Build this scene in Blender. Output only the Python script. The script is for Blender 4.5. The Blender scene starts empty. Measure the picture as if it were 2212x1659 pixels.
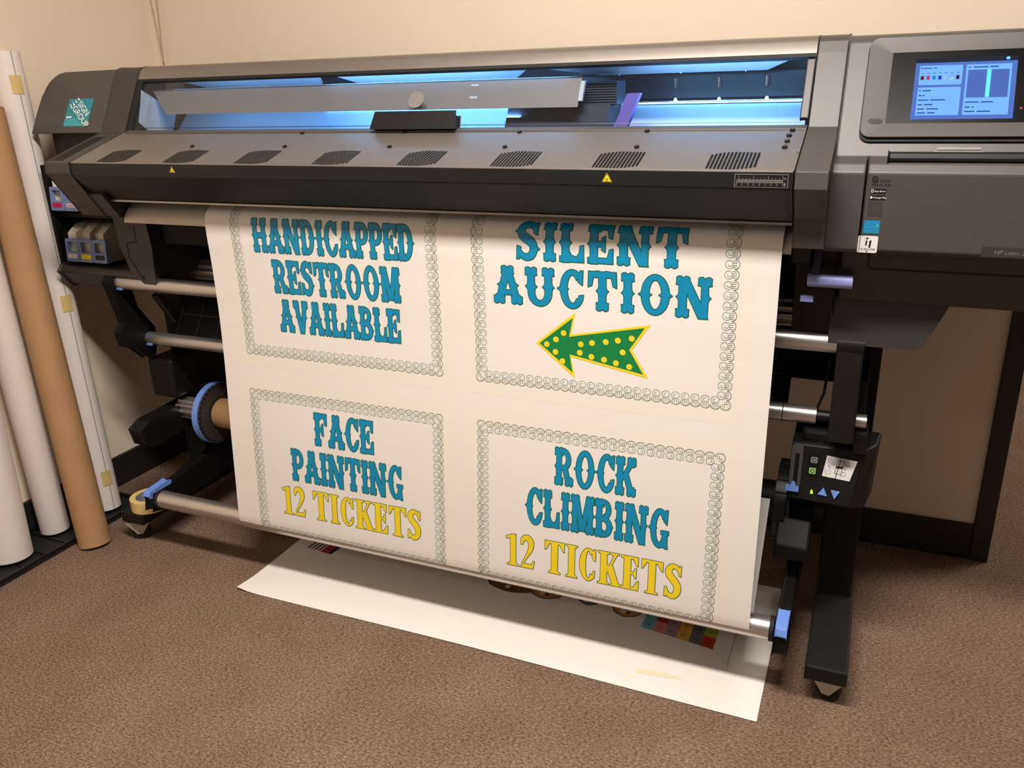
import bpy, bmesh, math, random
from mathutils import Vector, Matrix
random.seed(7)
scene = bpy.context.scene
COL = scene.collection

# ------------------------------------------------------------------ camera
YAW, PITCH, ROLL = math.radians(23.7025), math.radians(19.9838), math.radians(1.7608)
fwd = Vector((-math.sin(YAW)*math.cos(PITCH), math.cos(YAW)*math.cos(PITCH), -math.sin(PITCH)))
rgt = Vector((math.cos(YAW), math.sin(YAW), 0.0))
dwn = fwd.cross(rgt)
r2 = rgt*math.cos(ROLL) + dwn*math.sin(ROLL)
d2 = fwd.cross(r2)
cam_data = bpy.data.cameras.new('camera')
cam_data.sensor_width = 36.0
cam_data.lens = 36.0*1794.0/2212.0
cam_data.clip_start = 0.02
cam = bpy.data.objects.new('camera', cam_data)
COL.objects.link(cam)
up = -d2; back = -fwd
cam.matrix_world = Matrix(((r2.x, up.x, back.x, 0.0), (r2.y, up.y, back.y, 0.0),
                           (r2.z, up.z, back.z, 1.3), (0, 0, 0, 1)))
scene.camera = cam

# ------------------------------------------------------------------ world, lights, exposure
vs = scene.view_settings
vs.view_transform = 'Standard'; vs.look = 'None'; vs.gamma = 1.0; vs.use_curve_mapping = False
vs.exposure = 0.36
world = bpy.data.worlds.new('room_ambient'); scene.world = world
world.use_nodes = True
bg = world.node_tree.nodes['Background']
bg.inputs[0].default_value = (1.0, 0.95, 0.90, 1)
bg.inputs[1].default_value = 0.08

def area(name, loc, target, sx, sy, power, color):
    l = bpy.data.lights.new(name, 'AREA'); l.shape = 'RECTANGLE'; l.size = sx; l.size_y = sy
    l.energy = power; l.color = color
    o = bpy.data.objects.new(name, l); COL.objects.link(o); o.location = loc
    d = Vector(target) - Vector(loc)
    o.rotation_euler = d.to_track_quat('-Z', 'Y').to_euler()
    return o
WARM = (1.0, 0.925, 0.85)
area('troffer_or_fill_light', (-0.40, 0.63, 2.57), (-0.40, 0.63, 0.0), 1.15, 0.21, 66.0, WARM)
area('troffer_or_fill_light', (-1.5, -1.3, 2.52), (-1.5, -1.3, 0.0), 1.15, 0.36, 9.0, WARM)  # added fill light without a known fixture, brightens the rolls and left side
area('troffer_or_fill_light', (1.9, 3.6, 2.52), (1.9, 3.6, 0.0), 1.15, 0.5, 36.0, WARM)

# ------------------------------------------------------------------ helpers
def srgb(r, g, b):
    f = lambda c: (c/255/12.92) if c/255 <= 0.04045 else ((c/255+0.055)/1.055)**2.4
    return (f(r), f(g), f(b), 1.0)

MATS = {}
def mat(name, rgb, rough=0.5, metal=0.0, var=0.0, vscale=40.0, bump=0.0, bscale=300.0, spec=0.5, emit=None, estr=0.0, coat=0.0):
    m = bpy.data.materials.new(name); m.use_nodes = True
    nt = m.node_tree; b = nt.nodes['Principled BSDF']
    b.inputs['Base Color'].default_value = srgb(*rgb)
    b.inputs['Roughness'].default_value = rough
    b.inputs['Metallic'].default_value = metal
    b.inputs['Specular IOR Level'].default_value = spec
    b.inputs['Coat Weight'].default_value = coat
    tc = nt.nodes.new('ShaderNodeTexCoord')
    if var > 0:
        n = nt.nodes.new('ShaderNodeTexNoise'); n.inputs['Scale'].default_value = vscale; n.inputs['Detail'].default_value = 4
        nt.links.new(tc.outputs['Object'], n.inputs['Vector'])
        r = nt.nodes.new('ShaderNodeValToRGB')
        c = srgb(*rgb)
        r.color_ramp.elements[0].position = 0.3; r.color_ramp.elements[1].position = 0.7
        r.color_ramp.elements[0].color = tuple(max(0, x*(1-var)) for x in c[:3]) + (1,)
        r.color_ramp.elements[1].color = tuple(min(1, x*(1+var)) for x in c[:3]) + (1,)
        nt.links.new(n.outputs['Fac'], r.inputs['Fac']); nt.links.new(r.outputs['Color'], b.inputs['Base Color'])
    if bump > 0:
        n2 = nt.nodes.new('ShaderNodeTexNoise'); n2.inputs['Scale'].default_value = bscale; n2.inputs['Detail'].default_value = 3
        nt.links.new(tc.outputs['Object'], n2.inputs['Vector'])
        bp = nt.nodes.new('ShaderNodeBump'); bp.inputs['Strength'].default_value = bump; bp.inputs['Distance'].default_value = 0.002
        nt.links.new(n2.outputs['Fac'], bp.inputs['Height']); nt.links.new(bp.outputs['Normal'], b.inputs['Normal'])
    if emit:
        b.inputs['Emission Color'].default_value = srgb(*emit); b.inputs['Emission Strength'].default_value = estr
    MATS[name] = m
    return m

def carpet_mat():
    m = bpy.data.materials.new('carpet'); m.use_nodes = True
    nt = m.node_tree; b = nt.nodes['Principled BSDF']; b.inputs['Roughness'].default_value = 0.95
    b.inputs['Specular IOR Level'].default_value = 0.1
    tc = nt.nodes.new('ShaderNodeTexCoord')
    mp = nt.nodes.new('ShaderNodeMapping'); mp.inputs['Scale'].default_value = (1.0, 1.8, 1.0)
    nt.links.new(tc.outputs['Object'], mp.inputs['Vector'])
    n1 = nt.nodes.new('ShaderNodeTexNoise'); n1.inputs['Scale'].default_value = 130; n1.inputs['Detail'].default_value = 6; n1.inputs['Roughness'].default_value = 0.82
    nt.links.new(mp.outputs[0], n1.inputs['Vector'])
    r = nt.nodes.new('ShaderNodeValToRGB'); e = r.color_ramp.elements
    e[0].position = 0.38; e[0].color = srgb(70, 56, 47)
    e[1].position = 0.66; e[1].color = srgb(190, 163, 144)
    k = e.new(0.48); k.color = srgb(125, 102, 87)
    k = e.new(0.56); k.color = srgb(148, 123, 106)
    nt.links.new(n1.outputs['Fac'], r.inputs['Fac'])
    n2 = nt.nodes.new('ShaderNodeTexNoise'); n2.inputs['Scale'].default_value = 6; n2.inputs['Detail'].default_value = 3
    nt.links.new(tc.outputs['Object'], n2.inputs['Vector'])
    mx = nt.nodes.new('ShaderNodeMix'); mx.data_type = 'RGBA'; mx.blend_type = 'MULTIPLY'
    r2_ = nt.nodes.new('ShaderNodeValToRGB'); r2_.color_ramp.elements[0].color = (0.86, 0.84, 0.82, 1); r2_.color_ramp.elements[1].color = (1, 1, 1, 1)
    r2_.color_ramp.elements[0].position = 0.35; r2_.color_ramp.elements[1].position = 0.65
    nt.links.new(n2.outputs['Fac'], r2_.inputs['Fac'])
    mx.inputs[0].default_value = 1.0
    nt.links.new(r.outputs['Color'], mx.inputs[6]); nt.links.new(r2_.outputs['Color'], mx.inputs[7])
    nt.links.new(mx.outputs[2], b.inputs['Base Color'])
    bp = nt.nodes.new('ShaderNodeBump'); bp.inputs['Strength'].default_value = 0.55; bp.inputs['Distance'].default_value = 0.003
    nt.links.new(n1.outputs['Fac'], bp.inputs['Height']); nt.links.new(bp.outputs['Normal'], b.inputs['Normal'])
    MATS['carpet'] = m
    return m

def glass_mat():
    m = bpy.data.materials.new('window_glass'); m.use_nodes = True
    nt = m.node_tree; nt.nodes.clear()
    out = nt.nodes.new('ShaderNodeOutputMaterial'); mx = nt.nodes.new('ShaderNodeMixShader')
    tr = nt.nodes.new('ShaderNodeBsdfTransparent'); tr.inputs[0].default_value = (0.93, 0.95, 0.97, 1)
    gl = nt.nodes.new('ShaderNodeBsdfGlossy'); gl.inputs['Roughness'].default_value = 0.03
    lw = nt.nodes.new('ShaderNodeLayerWeight'); lw.inputs['Blend'].default_value = 0.5
    pw = nt.nodes.new('ShaderNodeMath'); pw.operation = 'POWER'; pw.inputs[1].default_value = 5.0
    ma = nt.nodes.new('ShaderNodeMath'); ma.operation = 'MULTIPLY_ADD'; ma.inputs[1].default_value = 0.96; ma.inputs[2].default_value = 0.035
    nt.links.new(lw.outputs['Facing'], pw.inputs[0]); nt.links.new(pw.outputs[0], ma.inputs[0])
    nt.links.new(ma.outputs[0], mx.inputs[0]); nt.links.new(tr.outputs[0], mx.inputs[1]); nt.links.new(gl.outputs[0], mx.inputs[2])
    nt.links.new(mx.outputs[0], out.inputs['Surface'])
    MATS['glass'] = m
    return m

ROOT = {}
def root_loc(o):
    while o.parent is not None: o = o.parent
    return ROOT.get(o.name, Vector((0, 0, 0)))

def obj(name, bm, material, parent=None, smooth=False, bevel=0.0, bseg=2, origin=None):
    """link a bmesh as ONE mesh object; world-space vertices are moved to the thing's own origin"""
    if bevel > 0:
        bmesh.ops.remove_doubles(bm, verts=bm.verts[:], dist=1e-6)
        es = [e for e in bm.edges if len(e.link_faces) == 2 and e.calc_face_angle(0) > 0.5]
        bmesh.ops.bevel(bm, geom=es, offset=bevel, segments=bseg, profile=0.5, affect='EDGES', clamp_overlap=True)
    loc = Vector((0, 0, 0))
    if parent is not None: loc = root_loc(parent)
    elif origin is not None: loc = Vector(origin)
    if loc.length > 0: bmesh.ops.translate(bm, verts=bm.verts[:], vec=-loc)
    bmesh.ops.recalc_face_normals(bm, faces=bm.faces[:])
    me = bpy.data.meshes.new(name); bm.to_mesh(me); bm.free()
    me.materials.append(MATS[material] if isinstance(material, str) else material)
    if smooth:
        me.shade_smooth()
        try: me.set_sharp_from_angle(angle=math.radians(38))
        except Exception: pass
    o = bpy.data.objects.new(name, me); COL.objects.link(o)
    if parent is not None: o.parent = parent
    else:
        o.location = loc; ROOT[o.name] = loc
    return o

def thing(name, label, cat, loc=(0, 0, 0), group=None):
    o = bpy.data.objects.new(name, None); COL.objects.link(o)
    o.empty_display_size = 0.05
    o.location = loc; ROOT[o.name] = Vector(loc)
    o['label'] = label; o['category'] = cat
    if group: o['group'] = group
    return o
def tag(o, label, cat, group=None):
    o['label'] = label; o['category'] = cat
    if group: o['group'] = group
    return o
def struct(o):
    o['kind'] = 'structure'; return o
def lab(o, label):
    o['label'] = label; return o

def NB(): return bmesh.new()
def box(bm, x0, x1, y0, y1, z0, z1):
    vs_ = [bm.verts.new(p) for p in ((x0,y0,z0),(x1,y0,z0),(x1,y1,z0),(x0,y1,z0),(x0,y0,z1),(x1,y0,z1),(x1,y1,z1),(x0,y1,z1))]
    for f in ((0,3,2,1),(4,5,6,7),(0,1,5,4),(1,2,6,5),(2,3,7,6),(3,0,4,7)): bm.faces.new([vs_[i] for i in f])
    return bm
def prism_x(bm, prof, x0, x1):
    """solid with (y,z) outline prof between x0 and x1"""
    a = [bm.verts.new((x0, y, z)) for y, z in prof]; b = [bm.verts.new((x1, y, z)) for y, z in prof]
    n = len(prof)
    bm.faces.new(a); bm.faces.new(b[::-1])
    for i in range(n): bm.faces.new((a[i], a[(i+1) % n], b[(i+1) % n], b[i]))
    return bm
def prism(bm, pts, vec):
    """solid from a 3d polygon swept along vec"""
    v = Vector(vec)
    a = [bm.verts.new(p) for p in pts]; b = [bm.verts.new(Vector(p)+v) for p in pts]
    n = len(pts)
    bm.faces.new(a); bm.faces.new(b[::-1])
    for i in range(n): bm.faces.new((a[i], a[(i+1) % n], b[(i+1) % n], b[i]))
    return bm
def frame_of(d):
    d = Vector(d).normalized()
    a = Vector((0, 0, 1)) if abs(d.z) < 0.9 else Vector((1, 0, 0))
    u = d.cross(a).normalized(); w = d.cross(u).normalized()
    return d, u, w
def cyl(bm, p0, p1, r0, r1=None, n=24, cap=True):
    r1 = r0 if r1 is None else r1
    p0, p1 = Vector(p0), Vector(p1); d, u, w = frame_of(p1-p0)
    A, B = [], []
    for i in range(n):
        t = 2*math.pi*i/n; q = u*math.cos(t)+w*math.sin(t)
        A.append(bm.verts.new(p0+q*r0)); B.append(bm.verts.new(p1+q*r1))
    for i in range(n): bm.faces.new((A[i], A[(i+1) % n], B[(i+1) % n], B[i]))
    if cap: bm.faces.new(A[::-1]); bm.faces.new(B)
    return bm
def ring(bm, p0, p1, ro, ri, n=32):
    p0, p1 = Vector(p0), Vector(p1); d, u, w = frame_of(p1-p0)
    L = []
    for p, r in ((p0, ro), (p1, ro), (p1, ri), (p0, ri)):
        L.append([bm.verts.new(p+(u*math.cos(2*math.pi*i/n)+w*math.sin(2*math.pi*i/n))*r) for i in range(n)])
    for k in range(4):
        A, B = L[k], L[(k+1) % 4]
        for i in range(n): bm.faces.new((A[i], A[(i+1) % n], B[(i+1) % n], B[i]))
    return bm
def sphere(bm, c, r, nu=8, nv=5):
    bmesh.ops.create_uvsphere(bm, u_segments=nu, v_segments=nv, radius=r, matrix=Matrix.Translation(c))
    return bm
def tube_path(bm, pts, r, n=8):
    for a, b in zip(pts[:-1], pts[1:]): cyl(bm, a, b, r, n=n)
    for p in pts[1:-1]: sphere(bm, p, r, 8, 6)
    return bm

# flat marks (printing, labels): 2d polygons laid on a surface by a mapping (u,v,h)->point
def planar(origin, ux, uy):
    o = Vector(origin); a = Vector(ux).normalized(); b = Vector(uy).normalized(); n = a.cross(b).normalized()
    return lambda u, v, h: o + a*u + b*v + n*h
def decal(name, polys, mapf, h, material, parent, cuts_v=None, thick=0.0):
    bm = NB()
    for k, p in enumerate(polys):              # overlapping marks are laid a hair apart
        bm.faces.new([bm.verts.new((x, y, (k % 31)*7e-6)) for x, y in p])
    if cuts_v:
        for c in cuts_v:
            bmesh.ops.bisect_plane(bm, geom=bm.verts[:]+bm.edges[:]+bm.faces[:], plane_co=(0, c, 0), plane_no=(0, 1, 0), dist=1e-7)
    for v in bm.verts: v.co = mapf(v.co.x, v.co.y, h+v.co.z)
    loc = root_loc(parent)
    if loc.length > 0: bmesh.ops.translate(bm, verts=bm.verts[:], vec=-loc)
    me = bpy.data.meshes.new(name); bm.to_mesh(me); bm.free()
    me.materials.append(MATS[material])
    o = bpy.data.objects.new(name, me); COL.objects.link(o); o.parent = parent
    return o
def rect(x0, y0, x1, y1): return [(x0, y0), (x1, y0), (x1, y1), (x0, y1)]
def rrect(x0, y0, x1, y1, r, n=4):
    out = []
    for cx, cy, a0 in ((x1-r, y1-r, 0), (x0+r, y1-r, 90), (x0+r, y0+r, 180), (x1-r, y0+r, 270)):
        for i in range(n+1):
            t = math.radians(a0+90*i/n); out.append((cx+r*math.cos(t), cy+r*math.sin(t)))
    return out
def disc(cx, cy, r, n=16): return [(cx+r*math.cos(2*math.pi*i/n), cy+r*math.sin(2*math.pi*i/n)) for i in range(n)]
def line(pts, w, closed=False):
    """thin stroked polyline as quads with joints"""
    out = []
    P_ = list(pts)+([pts[0]] if closed else [])
    for (x0, y0), (x1, y1) in zip(P_[:-1], P_[1:]):
        dx, dy = x1-x0, y1-y0; L = math.hypot(dx, dy)
        if L < 1e-9: continue
        ex, ey = dx/L*w*0.35, dy/L*w*0.35
        nx, ny = -dy/L*w/2, dx/L*w/2
        out.append([(x0-ex+nx, y0-ey+ny), (x0-ex-nx, y0-ey-ny), (x1+ex-nx, y1+ey-ny), (x1+ex+nx, y1+ey+ny)])
    return out
def text_polys(body, size, align='LEFT', shear=0.0, bold=0.0, sx=1.0):
    cu = bpy.data.curves.new('tmp_text', 'FONT'); cu.body = body; cu.size = size; cu.shear = shear; cu.offset = bold; cu.align_x = align
    cu.resolution_u = 3
    o = bpy.data.objects.new('tmp_text', cu); COL.objects.link(o)
    dg = bpy.context.evaluated_depsgraph_get(); ev = o.evaluated_get(dg); me = ev.to_mesh()
    polys = [[(me.vertices[i].co.x*sx, me.vertices[i].co.y) for i in p.vertices] for p in me.polygons]
    ev.to_mesh_clear(); bpy.data.objects.remove(o); bpy.data.curves.remove(cu)
    return polys
def shift(polys, dx, dy): return [[(x+dx, y+dy) for x, y in p] for p in polys]
def rotp(polys, deg):
    c, s = math.cos(math.radians(deg)), math.sin(math.radians(deg))
    return [[(x*c-y*s, x*s+y*c) for x, y in p] for p in polys]

# ------------------------------------------------------------------ materials
carpet_mat(); glass_mat()
mat('wall_paint', (242, 225, 202), 0.85, bump=0.25, bscale=55, var=0.015, vscale=3, spec=0.2)
mat('ceiling_paint', (225, 220, 210), 0.9, var=0.03)
mat('black_vinyl_base', (30, 26, 24), 0.55, var=0.1)
mat('dark_wood', (38, 27, 22), 0.5, var=0.2, vscale=8)
mat('panel_metal', (146, 139, 133), 0.46, metal=0.75, var=0.03, bump=0.04, bscale=900)
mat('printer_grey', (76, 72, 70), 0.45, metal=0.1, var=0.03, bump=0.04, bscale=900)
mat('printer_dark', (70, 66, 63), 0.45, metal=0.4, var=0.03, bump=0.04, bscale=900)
mat('printer_deep_grey', (58, 54, 51), 0.5, var=0.03)  # one even grey, darker than the other printer greys
mat('black_plastic', (18, 17, 17), 0.45, spec=0.35, var=0.05, bump=0.05, bscale=700)
mat('deep_black', (14, 14, 15), 0.55, var=0.05, spec=0.2)
mat('display_black', (7, 7, 8), 0.3, var=0.02, spec=0.08)
mat('leg_black', (26, 24, 22), 0.55, spec=0.25, var=0.06, bump=0.05, bscale=600)
mat('rubber_black', (14, 14, 14), 0.7, var=0.05)
mat('aluminium', (205, 200, 196), 0.34, metal=0.9, var=0.03, vscale=120)
mat('chrome', (215, 213, 210), 0.12, metal=1.0, var=0.02)
mat('zinc', (196, 190, 182), 0.32, metal=0.55, var=0.03)
mat('pale_tape', (238, 224, 190), 0.6, var=0.03)
mat('platen_metal', (196, 186, 174), 0.5, metal=0.25, var=0.02)
mat('trim_silver', (170, 165, 160), 0.35, metal=0.6, var=0.02)
mat('blue_plastic', (110, 146, 222), 0.45, var=0.03)
mat('blue_grey_plastic', (122, 140, 186), 0.5, var=0.03)
mat('lavender_plastic', (150, 160, 222), 0.45, var=0.03)
mat('navy_plastic', (34, 38, 58), 0.5, var=0.05)
mat('cream_plastic', (206, 196, 176), 0.5, var=0.03)
mat('paper_white', (238, 232, 226), 0.6, var=0.008, vscale=4, spec=0.3)
mat('roll_white', (236, 226, 220), 0.6, var=0.015, vscale=5)
mat('kraft', (178, 136, 94), 0.75, var=0.06, vscale=9, bump=0.05)
mat('masking_tape', (226, 196, 128), 0.7, var=0.04, vscale=60)
mat('aged_tape', (214, 188, 120), 0.6, var=0.05, vscale=60)
mat('tape_core', (150, 146, 148), 0.7, var=0.25, vscale=30)
mat('print_blue', (0, 140, 186), 0.5, var=0.02)
mat('print_green', (8, 100, 70), 0.5, var=0.02)
mat('print_arrow_green', (10, 128, 66), 0.5, var=0.02)
mat('print_yellow', (246, 216, 36), 0.5, var=0.02)
def dotted_mat(name, base, dot, scale, thr):
    m = mat(name, base, 0.6, spec=0.3); nt = m.node_tree; b = nt.nodes['Principled BSDF']
    tc = nt.nodes.new('ShaderNodeTexCoord'); mp = nt.nodes.new('ShaderNodeMapping'); mp.inputs['Scale'].default_value = (1, 0, 1)
    mp.inputs['Rotation'].default_value = (0, 0.6, 0)
    vo = nt.nodes.new('ShaderNodeTexVoronoi'); vo.inputs['Scale'].default_value = scale; vo.inputs['Randomness'].default_value = 0.25
    rp = nt.nodes.new('ShaderNodeValToRGB'); e = rp.color_ramp.elements
    e[0].position = thr-0.04; e[0].color = srgb(*dot); e[1].position = thr+0.04; e[1].color = srgb(*base)
    nt.links.new(tc.outputs['Object'], mp.inputs['Vector']); nt.links.new(mp.outputs[0], vo.inputs['Vector'])
    nt.links.new(vo.outputs['Distance'], rp.inputs['Fac']); nt.links.new(rp.outputs['Color'], b.inputs['Base Color'])
dotted_mat('print_bleed', (238, 232, 224), (240, 228, 194), 210.0, 0.22)
mat('print_line', (84, 96, 92), 0.55, var=0.08)
mat('print_line_blue', (112, 128, 160), 0.55, var=0.08)
mat('print_tint', (232, 230, 216), 0.6, var=0.02)
mat('teal_print', (24, 136, 150), 0.5, var=0.03)
mat('teal_pale', (60, 158, 168), 0.5, var=0.03)
mat('white_print', (236, 234, 228), 0.5, var=0.01)
mat('grey_print', (132, 130, 128), 0.5, var=0.02)
mat('black_print', (20, 20, 20), 0.5, var=0.03)
mat('label_yellow', (250, 214, 20), 0.5, var=0.02)
mat('label_magenta', (200, 30, 84), 0.5, var=0.03)
mat('label_pink', (214, 180, 214), 0.5, var=0.03)
mat('label_white', (225, 224, 222), 0.5, var=0.02)
mat('sticker_blue', (20, 130, 190), 0.45, var=0.03)
mat('warm_panel', (122, 115, 112), 0.5, var=0.02)
mat('chamber_white', (176, 182, 190), 0.45, var=0.01)
mat('platen_white', (158, 168, 182), 0.5, var=0.01)
mat('chamber_dark', (38, 38, 40), 0.35, var=0.05)
mat('carriage_dark', (70, 78, 92), 0.4, var=0.05)
mat('purple_plastic', (118, 104, 196), 0.45, var=0.03)
mat('led_strip', (220, 235, 255), 0.5, emit=(120, 190, 255), estr=5.0)
mat('led_lens', (220, 235, 255), 0.5, emit=(170, 220, 255), estr=6.0)
mat('screen_base', (4, 4, 5), 0.5, spec=0.0, emit=(88, 122, 206), estr=0.75)
mat('screen_bar', (4, 4, 5), 0.5, spec=0.0, emit=(46, 50, 66), estr=0.6)
mat('screen_card', (4, 4, 5), 0.5, spec=0.0, emit=(116, 174, 254), estr=0.95)
mat('screen_grey', (4, 4, 5), 0.5, spec=0.0, emit=(86, 118, 196), estr=0.72)
mat('screen_cyan', (4, 4, 5), 0.5, spec=0.0, emit=(112, 234, 240), estr=0.9)
mat('screen_text', (4, 4, 5), 0.5, spec=0.0, emit=(52, 78, 150), estr=0.6)
for n_, c_ in (('brown', (110, 40, 40)), ('pink', (196, 62, 130)), ('cyan', (40, 150, 236)), ('navy', (40, 60, 200)), ('pale', (170, 205, 255)), ('lime', (190, 255, 220)), ('dark', (50, 36, 50))):
    mat('screen_ink_'+n_, (4, 4, 5), 0.5, spec=0.0, emit=c_, estr=0.68)
mat('blue_led', (40, 80, 255), 0.3, emit=(40, 100, 255), estr=3.0)
mat('red_led', (200, 20, 40), 0.3, emit=(220, 20, 50), estr=1.2)
mat('green_led', (120, 220, 20), 0.3, emit=(150, 240, 20), estr=1.6)
mat('green_button', (130, 170, 90), 0.4, emit=(120, 170, 70), estr=0.25)
mat('warm_chain', (205, 192, 172), 0.3, metal=0.2, var=0.1)
for n_, c_ in (('sky', (110, 180, 200)), ('salmon', (214, 140, 136)), ('mauve', (160, 132, 144)), ('gold', (222, 172, 60)), ('slate', (110, 104, 120)), ('lime', (170, 186, 70)), ('red', (190, 52, 48)), ('crimson', (170, 42, 62)), ('tan', (196, 140, 84)), ('brown', (120, 88, 52))):
    mat('swatch_'+n_, c_, 0.55, var=0.03)

# ================================================================== setting
struct(obj('floor', box(NB(), -2.35, 4.0, -2.6, 6.0, -0.05, 0.0), 'carpet'))
struct(obj('wall_back', box(NB(), -2.45, 0.352, 2.368, 2.49, 0.0, 2.6), 'wall_paint'))
struct(obj('wall_left', box(NB(), -2.45, -2.35, -2.6, 2.368, 0.0, 2.6), 'wall_paint'))
struct(obj('wall_right', box(NB(), 1.36, 4.0, 2.368, 2.49, 0.0, 2.6), 'wall_paint'))
struct(obj('wall_far', box(NB(), -2.45, 4.0, 6.0, 6.1, 0.0, 2.6), 'wall_paint'))
struct(obj('ceiling', box(NB(), -2.45, 4.0, -2.6, 6.1, 2.6, 2.66), 'ceiling_paint'))
struct(obj('baseboard_back', box(NB(), -2.335, 0.352, 2.356, 2.368, 0.0, 0.108), 'black_vinyl_base', bevel=0.003))
struct(obj('baseboard_left', box(NB(), -2.35, -2.337, -2.6, 2.356, 0.0, 0.108), 'black_vinyl_base', bevel=0.003))
struct(obj('trim_1', box(NB(), 0.351, 0.398, 2.352, 2.505, 0.0, 2.1), 'dark_wood', bevel=0.003))
struct(obj('trim_2', box(NB(), 1.315, 1.362, 2.352, 2.505, 0.0, 2.1), 'dark_wood', bevel=0.003))

# ================================================================== the printer
PR = thing('large_format_printer', 'wide grey and black roll printer with lit window and touchscreen against the wall', 'printer', (-0.96, 1.9, 0.0))
FX0, SL, SR, FX1 = -1.936, -1.85, -0.13, -0.076
K, B_, L_ = (1.521, 1.143), (1.5185, 1.113), (1.585, 1.046)
W_, T_ = (1.711, 1.204), (1.784, 1.335)
TOP = [(1.796, 1.355), (1.806, 1.363), (1.822, 1.3665), (1.85, 1.368)]
sd = Vector((W_[0]-K[0], W_[1]-K[1])).normalized()          # up the vented slope (y,z)
sn = Vector((-sd.y, sd.x))                                   # its outward normal
wd = Vector((T_[0]-W_[0], T_[1]-W_[1])).normalized()         # up the window
wn = Vector((-wd.y, wd.x))

# vented slope between the end caps
q = lambda p, n, h: (p[0]+n.x*h, p[1]+n.y*h)
Kp = (K[0]+0.0005, K[1]); Wp = (W_[0]-0.004, W_[1]-0.0015)
bm = prism_x(NB(), [Kp, Wp, q(Wp, sn, -0.014), q(Kp, sn, -0.014)], SL+0.004, SR-0.002)
VP = obj('vent_panel', bm, 'panel_metal', PR, bevel=0.0015)
slope = planar((0, K[0], K[1]), (1, 0, 0), (0, sd.x, sd.y))
for vx in (-1.767, -1.555, -1.343, -1.131, -0.919, -0.707, -0.497, -0.286):
    bars = []
    n = 13
    for i in range(n):
        x = vx + 0.004 + (0.082)*i/(n-1)
        t = abs(i-(n-1)/2)/((n-1)/2)
        lo = 0.006 + 0.010*t*t*(1 if i > n/2 else 0.25); hi = 0.083 - 0.012*t*t*(1 if i < n/2 else 0.25)
        m_ = 7
        for k in range(m_):                      # rows of short slots, as punched
            a = lo+(hi-lo)*k/m_; b = lo+(hi-lo)*(k+0.82)/m_
            bars.append(rect(x-0.0021, a, x+0.0021, b))
    decal('vent_grille', bars, slope, 0.0006, 'deep_black', PR)
def screw(x, s, r=0.0055, m_='black_plastic'):
    p = slope(x, s, 0.0); n = Vector((0, sn.x, sn.y))
    b = cyl(NB(), p-n*0.002, p+n*0.0035, r, r*0.86, n=14)
    o = obj('screw', b, m_, PR, smooth=True)
    decal('screw_socket', [disc(x, s, r*0.42, 8)], slope, 0.0038, 'printer_grey', o)
for x in (-1.538, -1.263, -0.984, -0.71, -0.433, -0.160): screw(x, 0.102)
for x in (-1.268, -0.99, -0.709, -0.433, -0.156): screw(x, 0.183)
screw(-0.159, 0.130); screw(-0.159, 0.157); screw(-0.138, 0.078, 0.005, 'trim_silver')
# dark fascia with silver lip
bm = prism_x(NB(), [K, B_, L_, (1.598, 1.047), (1.66, 1.168), (1.535, 1.1325)], SL+0.004, SR-0.002)
FA = obj('front_fascia', bm, 'black_plastic', PR, bevel=0.002)
obj('lip_strip', box(NB(), -1.835, -0.133, 1.5825, 1.589, 1.0415, 1.0462), 'trim_silver', PR)
fac = planar((0, 1.5205, 0), (1, 0, 0), (0, 0.0, 1))
def tri_sign(cx, cy, s):
    def tri(k): 
        pts = []
        for a in (90, 210, 330):
            ax, ay = cx+math.cos(math.radians(a))*s*k, cy+math.sin(math.radians(a))*s*k
            for da in (-50, 0, 50):
                pts.append((ax+math.cos(math.radians(a+da))*s*0.12, ay+math.sin(math.radians(a+da))*s*0.12))
        return pts
    o = decal('warning_label', [tri(1.0)], fac, 0.0016, 'label_yellow', PR)
    ringp = []
    a_, b2_ = tri(0.92), tri(0.74)
    for i in range(9): ringp.append([a_[i], a_[(i+1) % 9], b2_[(i+1) % 9], b2_[i]])
    decal('warning_border', ringp, fac, 0.0020, 'black_print', o)
    wav = []
    for k in (-1, 0, 1):
        wav += line([(cx+k*s*0.2+0.05*s*math.sin(j*1.6), cy-s*0.22+s*0.10*j) for j in range(5)], s*0.07)
    wav += [rect(cx-s*0.36, cy-s*0.36, cx+s*0.36, cy-s*0.29)]
    decal('warning_symbol', wav, fac, 0.0022, 'black_print', o)
tri_sign(-1.5165, 1.1285, 0.0085); tri_sign(-0.462, 1.1255, 0.0098)
# ruler label
rl = []
x0, x1, z0, z1 = -0.2295, -0.1405, 1.1155, 1.1375
for a, b in (((x0, z0), (x1, z0)), ((x1, z0), (x1, z1)), ((x1, z1), (x0, z1)), ((x0, z1), (x0, z0))): rl += line([a, b], 0.0011)
xm = x1-0.008
rl += [rect(x0+0.003, 1.1268, xm, 1.1285), rect(x0+0.003, 1.1243, xm, 1.1258)]
for i in range(13):
    x = x0+0.007+(xm-x0-0.007)*i/12
    rl.append(rect(x-0.0004, 1.128, x+0.0004, 1.1355 if i % 4 == 0 else 1.1315))
for i in range(9):
    x = x0+0.003+(xm-x0-0.003)*i/8
    rl.append(rect(x-0.0005, 1.1180, x+0.0005, 1.125))
for i in range(41):
    x = x0+0.003+(xm-x0-0.003)*i/40
    rl.append(rect(x-0.0003, 1.1225, x+0.0003, 1.125))
rl += rotp([rect(-0.003, -0.0012, 0.003, 0.0012)], 90) and [rect(xm+0.0022, 1.1292, xm+0.0046, 1.1322), rect(xm+0.0020, 1.1180, xm+0.0044, 1.1235)]
decal('ruler_label', rl, fac, 0.0018, 'trim_silver', PR)

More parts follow.
